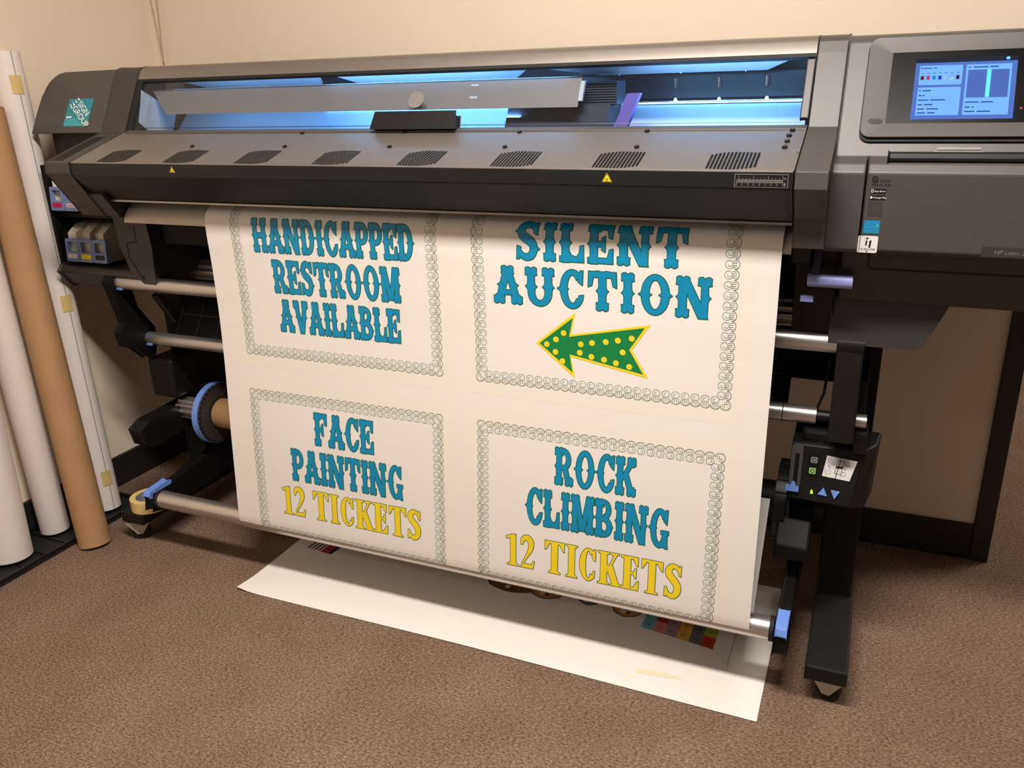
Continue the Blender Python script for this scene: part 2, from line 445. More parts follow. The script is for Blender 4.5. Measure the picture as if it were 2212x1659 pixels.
# end caps
capL = [K, (1.5185, 1.118), (1.602, 1.0), (1.632, 1.0), (1.70, 1.08), (1.88, 1.08), (1.88, 1.366)] + TOP[::-1][1:] + [T_, W_]
obj('end_cap', prism_x(NB(), capL, FX0, SL), 'printer_dark', PR, bevel=0.0015, bseg=2)
capR = [K, (1.5185, 1.113), (1.57, 1.058), (1.585, 1.0), (1.63, 1.0), (1.70, 1.08), (1.88, 1.08), (1.88, 1.366)] + TOP[::-1][1:] + [T_, W_]
obj('end_cap', prism_x(NB(), capR, SR, FX1), 'printer_grey', PR, bevel=0.0015, bseg=2)
# inner lower skirt of the end caps towards the media path
obj('cap_skirt', prism_x(NB(), [(1.56, 1.06), (1.602, 1.0), (1.66, 1.0), (1.70, 1.07), (1.64, 1.11)], SL, -1.80), 'printer_dark', PR, bevel=0.003)
obj('cap_skirt', prism_x(NB(), [(1.575, 1.06), (1.60, 1.045), (1.625, 0.965), (1.68, 0.955), (1.72, 1.07), (1.64, 1.11)], -0.132, -0.098), 'black_plastic', PR, bevel=0.005)
# fine louvres on the left cap slope
lv = []
for i in range(26):
    s = 0.012+0.150*i/25
    lv.append(rect(FX0+0.008, s, FX0+0.05, s+0.0026))
decal('louvre_vent', lv, slope, 0.0007, 'deep_black', PR)

# window: frame, glass, handle
def wprof(s0, s1, h0, h1):
    a = Vector(W_)+wd*s0; b = Vector(W_)+wd*s1
    return [(a+wn*h0)[:], (b+wn*h0)[:], (b+wn*h1)[:], (a+wn*h1)[:]]
WL = Vector((T_[0]-W_[0], T_[1]-W_[1])).length
obj('window_frame', prism_x(NB(), wprof(0.0, WL, -0.012, -0.001), SL+0.001, SL+0.020), 'rubber_black', PR)
obj('window_frame', prism_x(NB(), wprof(WL-0.007, WL, -0.012, -0.001), SL+0.020, SR-0.001), 'rubber_black', PR)
obj('window_frame', prism_x(NB(), wprof(0.0, 0.005, -0.012, -0.001), SL+0.020, SR-0.001), 'rubber_black', PR)
obj('window_frame', prism_x(NB(), wprof(0.018, WL-0.012, -0.010, 0.0015), SR-0.017, SR-0.002), 'printer_grey', PR, bevel=0.002)
obj('window_trim', prism_x(NB(), [(1.699, 1.2005), (1.711, 1.2055), (1.712, 1.2085), (1.700, 1.2035)], SL+0.012, SR-0.002), 'printer_grey', PR)
GL = obj('window_glass', prism_x(NB(), wprof(0.005, WL-0.006, -0.0075, -0.0045), SL+0.019, SR-0.004), 'glass', PR)
obj('glass_edge', prism_x(NB(), wprof(0.0125, 0.0138, -0.0044, -0.0036), SL+0.03, SR-0.018), 'chamber_dark', PR)
wpl = planar((0, W_[0], W_[1]), (1, 0, 0), (0, wd.x, wd.y))
bm = NB()
hx0, hx1 = -1.0715, -0.862
base = [wpl(hx0, -0.004, -0.004), wpl(hx1, -0.004, -0.004), wpl(hx1-0.0045, 0.031, -0.004), wpl(hx0+0.0045, 0.031, -0.004)]
prism(bm, base, Vector((0, wn.x, wn.y))*0.026)
HD = obj('window_handle', bm, 'black_plastic', PR, bevel=0.004, bseg=3)
# round emblem on the glass
em = [ [(0.0195*math.cos(t0)*k0-0.985, 0.075+0.0195*math.sin(t0)*k0) for t0, k0 in ((a, 1.0), (b, 1.0), (b, 0.88), (a, 0.88))]
      for a, b in ((2*math.pi*i/32, 2*math.pi*(i+1)/32) for i in range(32))]
E1 = decal('emblem', [disc(-0.985, 0.075, 0.0178, 28)], wpl, -0.0030, 'warm_panel', PR)
decal('emblem_ring', em, wpl, -0.0027, 'trim_silver', E1)
hp = line([(-0.9905, 0.0905), (-0.9985, 0.0635)], 0.0026) + line([(-0.995, 0.0775), (-0.9905, 0.081), (-0.988, 0.079), (-0.9915, 0.0665)], 0.0024)
hp += line([(-0.9785, 0.0815), (-0.9865, 0.0585)], 0.0026) + line([(-0.979, 0.081), (-0.9735, 0.081), (-0.9745, 0.0705), (-0.982, 0.0685)], 0.0024)
decal('emblem_letters', hp, wpl, -0.0026, 'trim_silver', E1)

# top cover
tc_prof = [T_] + TOP + [(2.14, 1.368), (2.14, 1.344), (1.818, 1.344), (1.812, 1.336), (1.7925, 1.3255), (1.7890, 1.3280)]
obj('top_cover', prism_x(NB(), tc_prof, SL+0.002, SR-0.002), 'panel_metal', PR, smooth=True)

# ------------------------------------------------------------------ print chamber behind the glass
obj('chamber_back', box(NB(), SL, SR, 2.02, 2.04, 1.09, 1.344), 'chamber_dark', PR)
obj('chamber_floor', box(NB(), SL, SR, 1.662, 2.02, 1.160, 1.172), 'chamber_dark', PR)  # unseen floor, extended forward to block LED light leaking onto the banner
obj('print_platen', prism_x(NB(), [(1.858, 1.183), (1.920, 1.2425), (1.925, 1.239), (1.866, 1.180)], -1.825, -0.15), 'platen_white', PR)
ip = [(-1.757, 1.772, 1.2455), (-0.606, 1.772, 1.2455), (-0.606, 1.806, 1.3065), (-1.825, 1.806, 1.3065)]
obj('inner_panel', prism(NB(), ip, (0, 0.005, 0.001)), 'warm_panel', PR)
obj('rear_beam', box(NB(), -0.66, -0.145, 1.935, 1.97, 1.252, 1.310), 'chamber_dark', PR, bevel=0.004)
obj('carriage_rail', cyl(NB(), (-1.82, 1.93, 1.2475), (-0.15, 1.93, 1.2475), 0.005, n=12), 'chrome', PR, smooth=True)
for xa, xb, xc, xd in ((-1.74, -1.30, -1.345, -1.72), (-1.25, -0.745, -0.80, -1.235), (-0.70, -0.185, -0.235, -0.595)):
    za, zb = 1.3245, 1.308
    bm = prism(NB(), [(xa, 1.83, za), (xb, 1.83, za), (xc, 1.905, zb), (xd, 1.905, zb)], (0, 0.004, 0.006))
    obj('ceiling_plate', bm, 'chamber_white', PR)
    for t in (0.12, 0.5, 0.88):
        sphere_b = sphere(NB(), (xd+(xc-xd)*t, 1.9015, zb+0.0005), 0.0028, 8, 5)
        obj('plate_screw', sphere_b, 'chrome', PR, smooth=True)
obj('side_bracket', prism_x(NB(), [(1.771, 1.308), (1.884, 1.246), (1.858, 1.194), (1.790, 1.189), (1.745, 1.226)], -1.832, -1.829), 'chamber_white', PR)
# carriage
obj('carriage_body', prism(NB(), [(-0.79, 1.80, 1.188), (-0.56, 1.80, 1.188), (-0.545, 1.80, 1.246), (-0.775, 1.80, 1.246)], (0, 0.09, 0)), 'carriage_dark', PR, bevel=0.003)
CB = obj('carriage_top', box(NB(), -0.655, -0.536, 1.828, 1.90, 1.2465, 1.296), 'carriage_dark', PR, bevel=0.003)
bm = NB()
for i in range(9):
    z = 1.249+0.0052*i; box(bm, -0.655, -0.533, 1.822, 1.829, z, z+0.0024)
obj('cooling_fins', bm, 'carriage_dark', CB)
obj('carriage_latch', prism(NB(), [(-0.536, 1.80, 1.19), (-0.512, 1.80, 1.19), (-0.480, 1.80, 1.268), (-0.504, 1.80, 1.268)], (0, 0.02, 0)), 'purple_plastic', PR, bevel=0.002)
obj('panel_bracket', prism_x(NB(), [(1.774, 1.2575), (1.797, 1.298), (1.803, 1.298), (1.780, 1.2575)], -0.6055, -0.596), 'chamber_white', PR, bevel=0.001)
for x in (-0.838, -0.836):
    pass
decal('panel_slot', [rrect(-0.868, 0.0545, -0.849, 0.0590, 0.0018), rrect(-0.866, 0.0245, -0.847, 0.0300, 0.002)], planar((0, 1.772, 1.2455), (1, 0, 0), (0, 0.034, 0.061)), 0.0006, 'chamber_white', PR)
# chamber lamps: LED strips along the print zone
obj('led_lamp', box(NB(), -1.80, -0.16, 1.820, 1.826, 1.3405, 1.3435), 'led_strip', PR)
obj('led_lamp', box(NB(), -1.35, -0.16, 1.9145, 1.918, 1.2445, 1.2470), 'led_strip', PR)
for x in (-0.43, -0.335, -0.235):
    obj('led_spot', sphere(NB(), (x, 1.926, 1.2525), 0.0036, 10, 6), 'led_lens', PR, smooth=True)
    obj('led_glint', cyl(NB(), (x-0.002, 1.9345, 1.276), (x-0.002, 1.9345, 1.297), 0.005, n=12), 'chrome', PR, smooth=True)  # chrome pegs shaped as the LED reflections on the rear beam
for n_, x, e in (('a', -0.95, 1.0), ('b', -0.30, 0.40), ('c', -1.45, 0.22)):
    l = area('chamber_led_light', (x, 1.815, 1.327), (x, 1.89, 1.20), 0.62 if n_ != 'b' else 0.34, 0.012, 1.25*e, (0.20, 0.54, 1.0))
for x, sx, e in ((-1.0, 0.5, 0.5), (-0.32, 0.3, 0.32), (-1.48, 0.4, 0.16)):
    area('chamber_led_light', (x, 1.80, 1.225), (x, 1.86, 1.33), sx, 0.010, 1.7*e, (0.22, 0.52, 1.0))

# ------------------------------------------------------------------ left pod
pa, pb = (1.735, 1.204), (1.808, 1.335)
def pod_y(z): return pa[0]+(z-pa[1])*(pb[0]-pa[0])/(pb[1]-pa[1])
ol = [(-2.243, 1.118), (-2.232, 1.250)]
for i in range(9):
    t = math.radians(180-90*i/8); ol.append((-2.162+0.066*math.cos(t), 1.300+0.0625*math.sin(t)))
ol += [(FX0-0.001, 1.3640), (FX0-0.001, 1.118)]
fr_ = [(x, pod_y(max(z, 1.200)) if z > 1.19 else 1.79, z) for x, z in ol]
bm = NB()
ft = [(x, z) for x, z in ol if z > 1.19]
ft = [(-2.236, 1.200)]+ft+[(FX0-0.001, 1.200)]
prism(bm, [(x, pod_y(z), z) for x, z in ft], (0, 0.0, 0)) if False else None
A_ = [bm.verts.new((x, pod_y(z), z)) for x, z in ft]; B2 = [bm.verts.new((x, 2.17, z)) for x, z in ft]
bm.faces.new(A_); bm.faces.new(B2[::-1])
for i in range(len(ft)): bm.faces.new((A_[i], A_[(i+1) % len(ft)], B2[(i+1) % len(ft)], B2[i]))
es = [e for e in bm.edges if all(v in A_ for v in e.verts)]
bmesh.ops.bevel(bm, geom=es, offset=0.006, segments=3, profile=0.5, affect='EDGES', clamp_overlap=True)
obj('left_pod', bm, 'printer_grey', PR, smooth=True)
obj('pod_base', box(NB(), -2.236, FX0-0.001, 1.80, 2.17, 1.10, 1.199), 'printer_dark', PR, bevel=0.004)
ppl = planar((0, pa[0], pa[1]), (1, 0, 0), (0, pb[0]-pa[0], pb[1]-pa[1]))
ST = decal('shop_sticker', [rect(-2.113, 0.0172, -2.020, 0.0985)], ppl, 0.0006, 'teal_print', PR)
cx, cy = -2.0665, 0.0579
decal('sticker_corner', [[(-2.113, 0.0172), (-2.035, 0.0172), (-2.070, 0.040), (-2.113, 0.040)]], ppl, 0.0008, 'teal_pale', ST)
w1 = shift(rotp(shift(text_polys('SIGN', 0.0245, sx=1.08, bold=0.0003), -0.0175, 0.0035), -40), cx, cy+0.010)
w2 = shift(rotp(shift(text_polys('GROUP', 0.0245, sx=1.08, bold=0.0003), -0.0215, -0.0175), -40), cx, cy+0.010)
w3 = []
for k in range(4): w3 += shift(rotp([rect(-0.0305, -0.018+0.0105*k, -0.0235+0.0012*(k % 2), -0.0130+0.0105*k), rect(-0.0385+0.002*k, -0.016+0.0105*k, -0.0325, -0.0125+0.0105*k)], -40), cx, cy+0.010)
decal('sticker_lettering', w1+w2+w3+[rect(-2.109, 0.0415, -2.088, 0.0465)], ppl, 0.0010, 'white_print', ST)
# recess under the pod and the ink bay housing
obj('ink_bay_back', box(NB(), -2.20, -1.80, 1.98, 2.17, 0.80, 1.115), 'deep_black', PR)
obj('ink_bay_floor', prism_x(NB(), [(1.70, 0.812), (1.715, 0.828), (2.17, 0.828), (2.17, 0.765), (1.74, 0.765)], -2.20, -1.865), 'printer_deep_grey', PR, bevel=0.006, bseg=3)
obj('ink_bay_shelf', box(NB(), -2.20, -1.94, 1.74, 1.98, 0.966, 0.980), 'black_plastic', PR, bevel=0.002)
obj('ink_bay_side', box(NB(), -2.212, -2.20, 1.72, 1.98, 0.80, 1.115), 'black_plastic', PR, bevel=0.002)
side = [(-1.938, 1.0), (-1.835, 1.0), (-1.828, 0.955), (-1.822, 0.90), (-1.830, 0.80), (-1.865, 0.80), (-1.905, 0.83), (-1.930, 0.90)]
SH = obj('side_housing', prism(NB(), [(x, 1.70, z) for x, z in side], (0, 0.28, 0)), 'printer_deep_grey', PR, bevel=0.006, bseg=3)
obj('housing_seam', NB() if False else prism(NB(), [(-1.868, 1.6993, 0.955), (-1.868, 1.6993, 0.912), (-1.905, 1.6993, 0.905), (-1.905, 1.6993, 0.868), (-1.870, 1.6993, 0.815), (-1.8725, 1.6993, 0.813), (-1.9085, 1.6993, 0.867), (-1.9085, 1.6993, 0.909), (-1.8715, 1.6993, 0.916), (-1.8715, 1.6993, 0.955)], (0, 0.002, 0)), 'rubber_black', SH)

# ------------------------------------------------------------------ right module
mx0, mx1 = -0.076, 0.33
ua, ub = (1.64, 1.160), (1.75, 1.352)
mod_up = [(1.638, 1.155), ub, (1.765, 1.359), (1.785, 1.362), (2.17, 1.362), (2.17, 0.90), (1.70, 0.90), (1.66, 1.10)]
obj('module_body', prism_x(NB(), mod_up, mx0, mx1), 'printer_grey', PR, bevel=0.005, bseg=3)
upl = planar((0, ua[0], ua[1]), (1, 0, 0), (0, ub[0]-ua[0], ub[1]-ua[1]))
un = Vector((0, -(ub[1]-ua[1]), ub[0]-ua[0])).normalized()
def solid2d(bm, pts, mapf, h0, h1):
    a = [bm.verts.new(mapf(u, v, h0)) for u, v in pts]; b = [bm.verts.new(mapf(u, v, h1)) for u, v in pts]
    n = len(pts); bm.faces.new(a); bm.faces.new(b[::-1])
    for i in range(n): bm.faces.new((a[i], a[(i+1) % n], b[(i+1) % n], b[i]))
    return bm
# raised bezel ring around the display
def ring2d(bm, outer, inner, mapf, h0, ho, hi):
    n = len(outer)
    A = [bm.verts.new(mapf(u, v, h0)) for u, v in outer]; Bv = [bm.verts.new(mapf(u, v, ho)) for u, v in outer]
    Cv = [bm.verts.new(mapf(u, v, hi)) for u, v in inner]; D = [bm.verts.new(mapf(u, v, h0)) for u, v in inner]
    for p, q_ in ((A, Bv), (Bv, Cv), (Cv, D)):
        for i in range(n): bm.faces.new((p[i], p[(i+1) % n], q_[(i+1) % n], q_[i]))
    return bm
obj('bezel_gasket', solid2d(NB(), rrect(-0.0395, 0.024, 0.305, 0.2165, 0.018, 5), upl, 0.0, 0.004), 'rubber_black', PR)
def soft(x0_, y0_, x1_, y1_, r): return rrect(x0_, y0_, x1_, y1_, r, 5)
obj('display_bezel', ring2d(NB(), soft(-0.0375, 0.030, 0.303, 0.2185, 0.016), soft(0.0015, 0.0575, 0.266, 0.192, 0.002), upl, 0.0, 0.010, 0.0045), 'printer_grey', PR, smooth=True)
DP = obj('display_glass', solid2d(NB(), rect(0.0, 0.055, 0.268, 0.195), upl, 0.0, 0.0042), 'display_black', PR)
dz = [rrect(-0.027+0.0031*i, 0.0605-(0.002 if i in (0, 7) else 0.0045), -0.0255+0.0031*i, 0.0605+(0.002 if i in (0, 7) else 0.0045), 0.0006, 2) for i in range(8)]
decal('speaker_grille', dz, upl, 0.0092, 'deep_black', PR)
# screen picture
sx0, sx1, sy0, sy1 = 0.0405, 0.1965, 0.0645, 0.1785
SC = decal('touchscreen', [rect(sx0, sy0, sx1, sy1)], upl, 0.0046, 'screen_base', PR)
decal('screen_title_bar', [rect(sx0, sy1-0.0085, sx1, sy1)], upl, 0.0049, 'screen_bar', SC)
U = lambda t: sx0+(sx1-sx0)*t
V = lambda t: sy0+(sy1-sy0)*t
decal('screen_cards', [rect(U(.045), V(.56), U(.475), V(.88)), rect(U(.045), V(.065), U(.475), V(.52)), rect(U(.51), V(.065), U(.95), V(.88))], upl, 0.0049, 'screen_card', SC)
decal('screen_preview', [rect(U(.53), V(.34), U(.93), V(.79))], upl, 0.0051, 'screen_grey', SC)
decal('screen_preview_strip', [rect(U(.715), V(.345), U(.755), V(.79))], upl, 0.0053, 'screen_cyan', SC)
for i, k in enumerate(('brown', 'pink', 'cyan', 'navy', 'pale', 'lime', 'dark')):
    hgt = (.065, .065, .065, .062, .06, .02, .065)[i]
    decal('screen_ink_level', [rect(U(.062+.059*i), V(.645), U(.095+.059*i), V(.645+hgt))], upl, 0.0052, 'screen_ink_'+k, SC)
tx = shift(text_polys('Supplies OK', 0.0046), U(.085), V(.825)) + [rect(U(.06), V(.825), U(.075), V(.85))]
for i in range(7): tx += [rect(U(.062+.059*i), V(.745), U(.092+.059*i), V(.752))]
tx = [rect(U(.06), V(.825), U(.075), V(.85)), rect(U(.085), V(.828), U(.17), V(.843)), rect(U(.185), V(.828), U(.215), V(.843))]
for i in range(7): tx.append(rect(U(.064+.059*i), V(.748), U(.090+.059*i), V(.757)))
for yy, ws in ((.465, (.06, .08, .095, .18)), (.385, (.06, .09, .10, .12)), (.31, (.06, .165, .185, .33)), (.235, (.06, .105, .125, .21)), (.165, (.06, .13, .155, .27)), (.10, (.06, .145, .165, .24)),
               (.83, (.53, .55, .58, .72)), (.832, (.74, .82, .82, .82)), (.265, (.53, .66, .68, .80)), (.185, (.53, .58, .60, .62)), (.115, (.53, .63, .65, .78))):
    for a, b in ((ws[0], ws[1]), (ws[2], ws[3])):
        if b > a: tx.append(rect(U(a), V(yy-.008), U(b), V(yy+.010)))
decal('screen_text', tx, upl, 0.0053, 'screen_text', SC)
decal('screen_indicator', [disc(U(.905), V(.965), 0.0030, 12)], upl, 0.0052, 'blue_led', SC)
decal('warning_indicator', [[(0.2055, 0.082), (0.2095, 0.082), (0.2075, 0.0855)]], upl, 0.0046, 'red_led', DP)
decal('embossed_plate', [rrect(0.088, 0.010, 0.155, 0.0125, 0.001), rrect(0.083, 0.0035, 0.158, 0.0060, 0.001)], upl, 0.0052, 'grey_print', PR)
# ledge and ink door below the display
led = [(1.600, 1.134), (1.612, 1.149), (1.640, 1.158), (1.70, 1.158), (1.70, 1.0), (1.612, 0.992), (1.600, 1.0)]
obj('module_side_panel', prism_x(NB(), led, mx0, -0.0205), 'printer_grey', PR, bevel=0.003)
IDR = obj('ink_door', prism_x(NB(), led, -0.0175, mx1), 'printer_grey', PR, bevel=0.003)
bm = prism_x(NB(), [(1.6135, 1.1505), (1.632, 1.157), (1.640, 1.166), (1.6195, 1.168), (1.612, 1.158)], 0.012, 0.325)
obj('door_pull', bm, 'black_plastic', IDR, bevel=0.004)
low = [(1.640, 0.998), (1.655, 0.955), (1.690, 0.884), (2.17, 0.884), (2.17, 1.0), (1.70, 1.0)]
obj('module_underside', prism_x(NB(), low, -0.045, mx1), 'printer_deep_grey', PR, bevel=0.004)
lpl = planar((0, 1.655, 0.955), (1, 0, 0), (0, -0.015, 0.043))
decal('underside_seam', line([(0.001, 0.034), (0.001, 0.006), (0.007, 0.0005), (0.325, 0.0005)], 0.0034), lpl, 0.0010, 'rubber_black', PR)
tail = [(-0.05, 0.884), (0.143, 0.884), (0.112, 0.806), (0.102, 0.798), (-0.05, 0.798)]
obj('module_tail', prism(NB(), [(x, 1.70, z) for x, z in tail], (0, 0.34, 0)), 'printer_deep_grey', PR, bevel=0.006, bseg=3)
obj('module_inner_side', prism_x(NB(), [(1.66, 1.0), (1.72, 0.79), (2.1, 0.79), (2.1, 1.0)], -0.128, -0.052), 'black_plastic', PR, bevel=0.004)
dpl = planar((0, 1.600, 0), (1, 0, 0), (0, 0, 1))
# prints on the ink door
mk = []
for i in range(16):
    a, b = 2*math.pi*i/16, 2*math.pi*(i+1)/16
    mk.append([(-0.0035+0.0054*math.cos(t)*k, 1.1235+0.0054*math.sin(t)*k) for t, k in ((a, 1), (b, 1), (b, .78), (a, .78))])
mk += shift(text_polys('hp', 0.0075, 'CENTER', shear=0.25), -0.0035, 1.1212)
mk += shift(text_polys('Latex', 0.0075), 0.0045, 1.1195) + shift(text_polys('Mobile App', 0.0066), -0.0085, 1.1125)
decal('app_lettering', mk, dpl, 0.0008, 'black_print', IDR)
for z, t in ((1.1035, 'App Store'), (1.0925, 'Google Play')):
    bd = decal('store_badge', [rrect(-0.0095, z-0.0040, 0.0160, z+0.0040, 0.001, 2)], dpl, 0.0008, 'black_print', IDR)
    ic = line([(-0.0075, z-0.0022), (-0.0045, z-0.0022), (-0.0045, z+0.0024), (-0.0075, z+0.0024)], 0.0008, True) if t[0] == 'A' else [[(-0.0080, z-0.0026), (-0.0036, z), (-0.0080, z+0.0026)]]
    decal('badge_lettering', shift(text_polys(t, 0.0043), -0.0028, z-0.0016)+ic, dpl, 0.0011, 'white_print', bd)
decal('door_marking_plate', [rect(-0.0105, 1.0605, 0.0130, 1.0850)], dpl, 0.0006, 'printer_deep_grey', IDR)
EB = decal('energy_sticker', [rect(-0.0135, 1.0295, 0.0125, 1.0525)], dpl, 0.0008, 'sticker_blue', IDR)
arc = [(0.0+0.0115*math.cos(math.radians(a)), 1.0395+0.009*math.sin(math.radians(a))) for a in range(10, 175, 15)]
st5 = [[(0.0085+0.0042*(1 if i % 2 == 0 else .42)*math.sin(math.pi*i/5), 1.0440+0.0042*(1 if i % 2 == 0 else .42)*math.cos(math.pi*i/5)) for i in range(10)]]
decal('energy_print', line(arc, 0.0010)+st5+shift(text_polys('energy', 0.0080, shear=0.3), -0.0120, 1.0372)+[rect(-0.0135, 1.0335, 0.0125, 1.0343)]+shift(text_polys('ENERGY STAR', 0.0036), -0.0115, 1.0305), dpl, 0.0011, 'teal_pale', EB)
IB = decal('colour_sticker', [rrect(-0.0205, 0.9955, 0.0125, 1.0255, 0.003)], dpl, 0.0008, 'label_white', IDR)
i1 = [disc(-0.0055, 1.0210, 0.0017, 10), [(-0.0072, 1.0165), (-0.0045, 1.0172), (-0.0052, 1.0085), (-0.0078, 1.0078)],
      [(-0.0020, 1.0155), (0.0020, 1.0185), (0.0022, 1.0185), (0.0012, 1.0052), (-0.0022, 1.0045), (-0.0012, 1.0145)]]
i1 += shift(text_polys('COLOR', 0.0056, sx=1.25), -0.0145, 0.9998)+[disc(-0.0040, 0.9975, 0.0012, 8)]
decal('colour_print', i1, dpl, 0.0011, 'black_print', IB)
decal('colour_swirl', line([(-0.014+0.013*(t/9), 1.0225-0.004*t/9+0.003*math.sin(t)) for t in range(10)], 0.0005), dpl, 0.0010, 'grey_print', IB)
NP = decal('name_plate', [rect(0.1755, 0.9975, 0.2900, 1.0145)], dpl, 0.0007, 'printer_dark', IDR)
decal('name_lettering', shift(text_polys('HP Latex 365', 0.0100, shear=0.15), 0.1945, 1.0025), dpl, 0.0010, 'trim_silver', NP)

# ------------------------------------------------------------------ body, platen, beams, legs
plat = [(1.80, 1.066), (1.70, 1.0555), (1.66, 1.043), (1.640, 1.029), (1.622, 1.014), (1.612, 1.002), (1.607, 0.990), (1.6065, 0.984), (1.62, 0.984), (1.65, 1.01), (1.72, 1.04), (1.80, 1.05)]
obj('output_platen', prism_x(NB(), plat, -1.796, -0.1325), 'platen_metal', PR, smooth=True)
obj('lower_beam', box(NB(), -1.80, -0.13, 1.73, 2.15, 0.905, 0.986), 'deep_black', PR, bevel=0.004)
obj('rear_body', box(NB(), -1.936, -0.076, 2.04, 2.17, 0.80, 1.345), 'black_plastic', PR)
obj('cross_beam', box(NB(), -1.95, 0.02, 2.02, 2.12, 0.60, 0.80), 'deep_black', PR, bevel=0.004)
for x, s in ((-1.975, -1), (0.013, 1)):
    obj('leg', box(NB(), x-0.043, x+0.038, 1.89, 2.06, 0.098, 0.80), 'leg_black', PR, bevel=0.004)
    FT = obj('foot', box(NB(), x-0.043, x+0.044, 1.592, 2.24, 0.066, 0.100), 'leg_black', PR, bevel=0.005)
    obj('foot_front_edge', box(NB(), x-0.0425, x+0.0435, 1.5895, 1.594, 0.068, 0.0985), 'black_plastic', FT)
    for yc in (1.625, 2.19):
        cxx = x+(0.016 if s > 0 else -0.002)
        CA = obj('caster', cyl(NB(), (cxx, yc, 0.058), (cxx, yc, 0.068), 0.020, n=18), 'zinc', PR, smooth=True)
        dx, dy = (0.10, -0.03) if s > 0 else (0.06, 0.0)
        ax = Vector((-0.25 if s > 0 else 0.55, -0.97 if s > 0 else -0.8, 0)).normalized(); fw = Vector((-ax.y, ax.x, 0))
        wc = Vector((cxx, yc, 0.0265))+fw*0.006*(-1)
        obj('caster_wheel', cyl(NB(), wc-ax*0.009, wc+ax*0.009, 0.0262, n=22), 'rubber_black', CA, smooth=True)
        bm = NB()
        for sg in (-1, 1):
            o_ = wc+ax*sg*0.013
            pts = [o_+fw*0.032+Vector((0, 0, 0.033)), o_-fw*0.038+Vector((0, 0, 0.033)), o_-fw*0.010+Vector((0, 0, -0.006)), o_+fw*0.006+Vector((0, 0, -0.006))]
            prism(bm, pts, ax*sg*0.0025)
        top = [wc-ax*0.0155+fw*0.032+Vector((0, 0, 0.033)), wc+ax*0.0155+fw*0.032+Vector((0, 0, 0.033)), wc+ax*0.0155-fw*0.038+Vector((0, 0, 0.033)), wc-ax*0.0155-fw*0.038+Vector((0, 0, 0.033))]
        prism(bm, top, (0, 0, 0.0028))
        obj('caster_fork', bm, 'zinc', CA)
# front post for the loading rollers on the right
obj('roller_post', box(NB(), -0.0375, 0.013, 1.70, 1.757, 0.578, 0.800), 'leg_black', PR, bevel=0.004)
obj('post_cap', cyl(NB(), (-0.0375, 1.72, 0.788), (0.013, 1.72, 0.788), 0.0235, n=20), 'black_plastic', PR, smooth=True)
obj('post_bracket', box(NB(), -0.035, 0.03, 1.757, 1.90, 0.578, 0.70), 'deep_black', PR, bevel=0.004)
# loading rollers and their left arm
def roller(name, y, z, x0, x1, r, m_='aluminium'):
    return obj(name, cyl(NB(), (x0, y, z), (x1, y, z), r, n=32), m_, PR, smooth=True)
roller('loading_roller', 1.72, 0.788, -1.985, -0.0385, 0.0205)
roller('loading_roller', 1.79, 0.600, -1.985, -0.066, 0.0195)
obj('roller_joint', cyl(NB(), (-0.1365, 1.79, 0.600), (-0.1345, 1.79, 0.600), 0.0200, n=32), 'rubber_black', PR)
obj('roller_axle', cyl(NB(), (-0.066, 1.79, 0.600), (-0.030, 1.79, 0.600), 0.013, n=20), 'black_plastic', PR, smooth=True)
obj('axle_end', cyl(NB(), (0.013, 1.755, 0.612), (0.034, 1.755, 0.612), 0.0155, n=24), 'aluminium', PR, smooth=True)
obj('axle_holder', box(NB(), 0.0125, 0.040, 1.735, 1.80, 0.545, 0.594), 'black_plastic', PR, bevel=0.003)
arm = [(1.690, 0.795), (1.715, 0.815), (1.745, 0.800), (1.765, 0.700), (1.815, 0.625), (1.812, 0.580), (1.800, 0.545), (1.780, 0.540), (1.735, 0.585), (1.705, 0.600), (1.698, 0.640), (1.720, 0.665)]
obj('roller_arm', prism_x(NB(), arm, -2.018, -1.986), 'deep_black', PR, bevel=0.004)
obj('roller_clip', box(NB(), -1.985, -1.965, 1.703, 1.711, 0.768, 0.776), 'blue_plastic', PR, bevel=0.002)
obj('roller_clip', box(NB(), -1.985, -1.965, 1.772, 1.780, 0.580, 0.587), 'blue_plastic', PR, bevel=0.002)
# loading table: black ribbed slab behind the rollers
LT = obj('loading_table', prism_x(NB(), [(1.80, 0.61), (1.92, 0.80), (1.945, 0.80), (1.83, 0.60)], -1.90, -0.13), 'deep_black', PR, bevel=0.004)
tpl = planar((0, 1.80, 0.61), (1, 0, 0), (0, 0.12, 0.19))
rb = []
for i in range(24): rb.append(rect(-1.89+0.075*i, 0.006, -1.887+0.075*i, 0.215))
rb += [rect(-1.89, 0.07, -0.14, 0.073), rect(-1.89, 0.14, -0.14, 0.143)]
decal('table_ribs', rb, tpl, 0.0012, 'printer_deep_grey', LT)
obj('table_strut', prism_x(NB(), [(1.80, 0.73), (1.815, 0.735), (1.875, 0.64), (1.86, 0.63)], -1.955, -1.93), 'printer_deep_grey', PR, bevel=0.003)
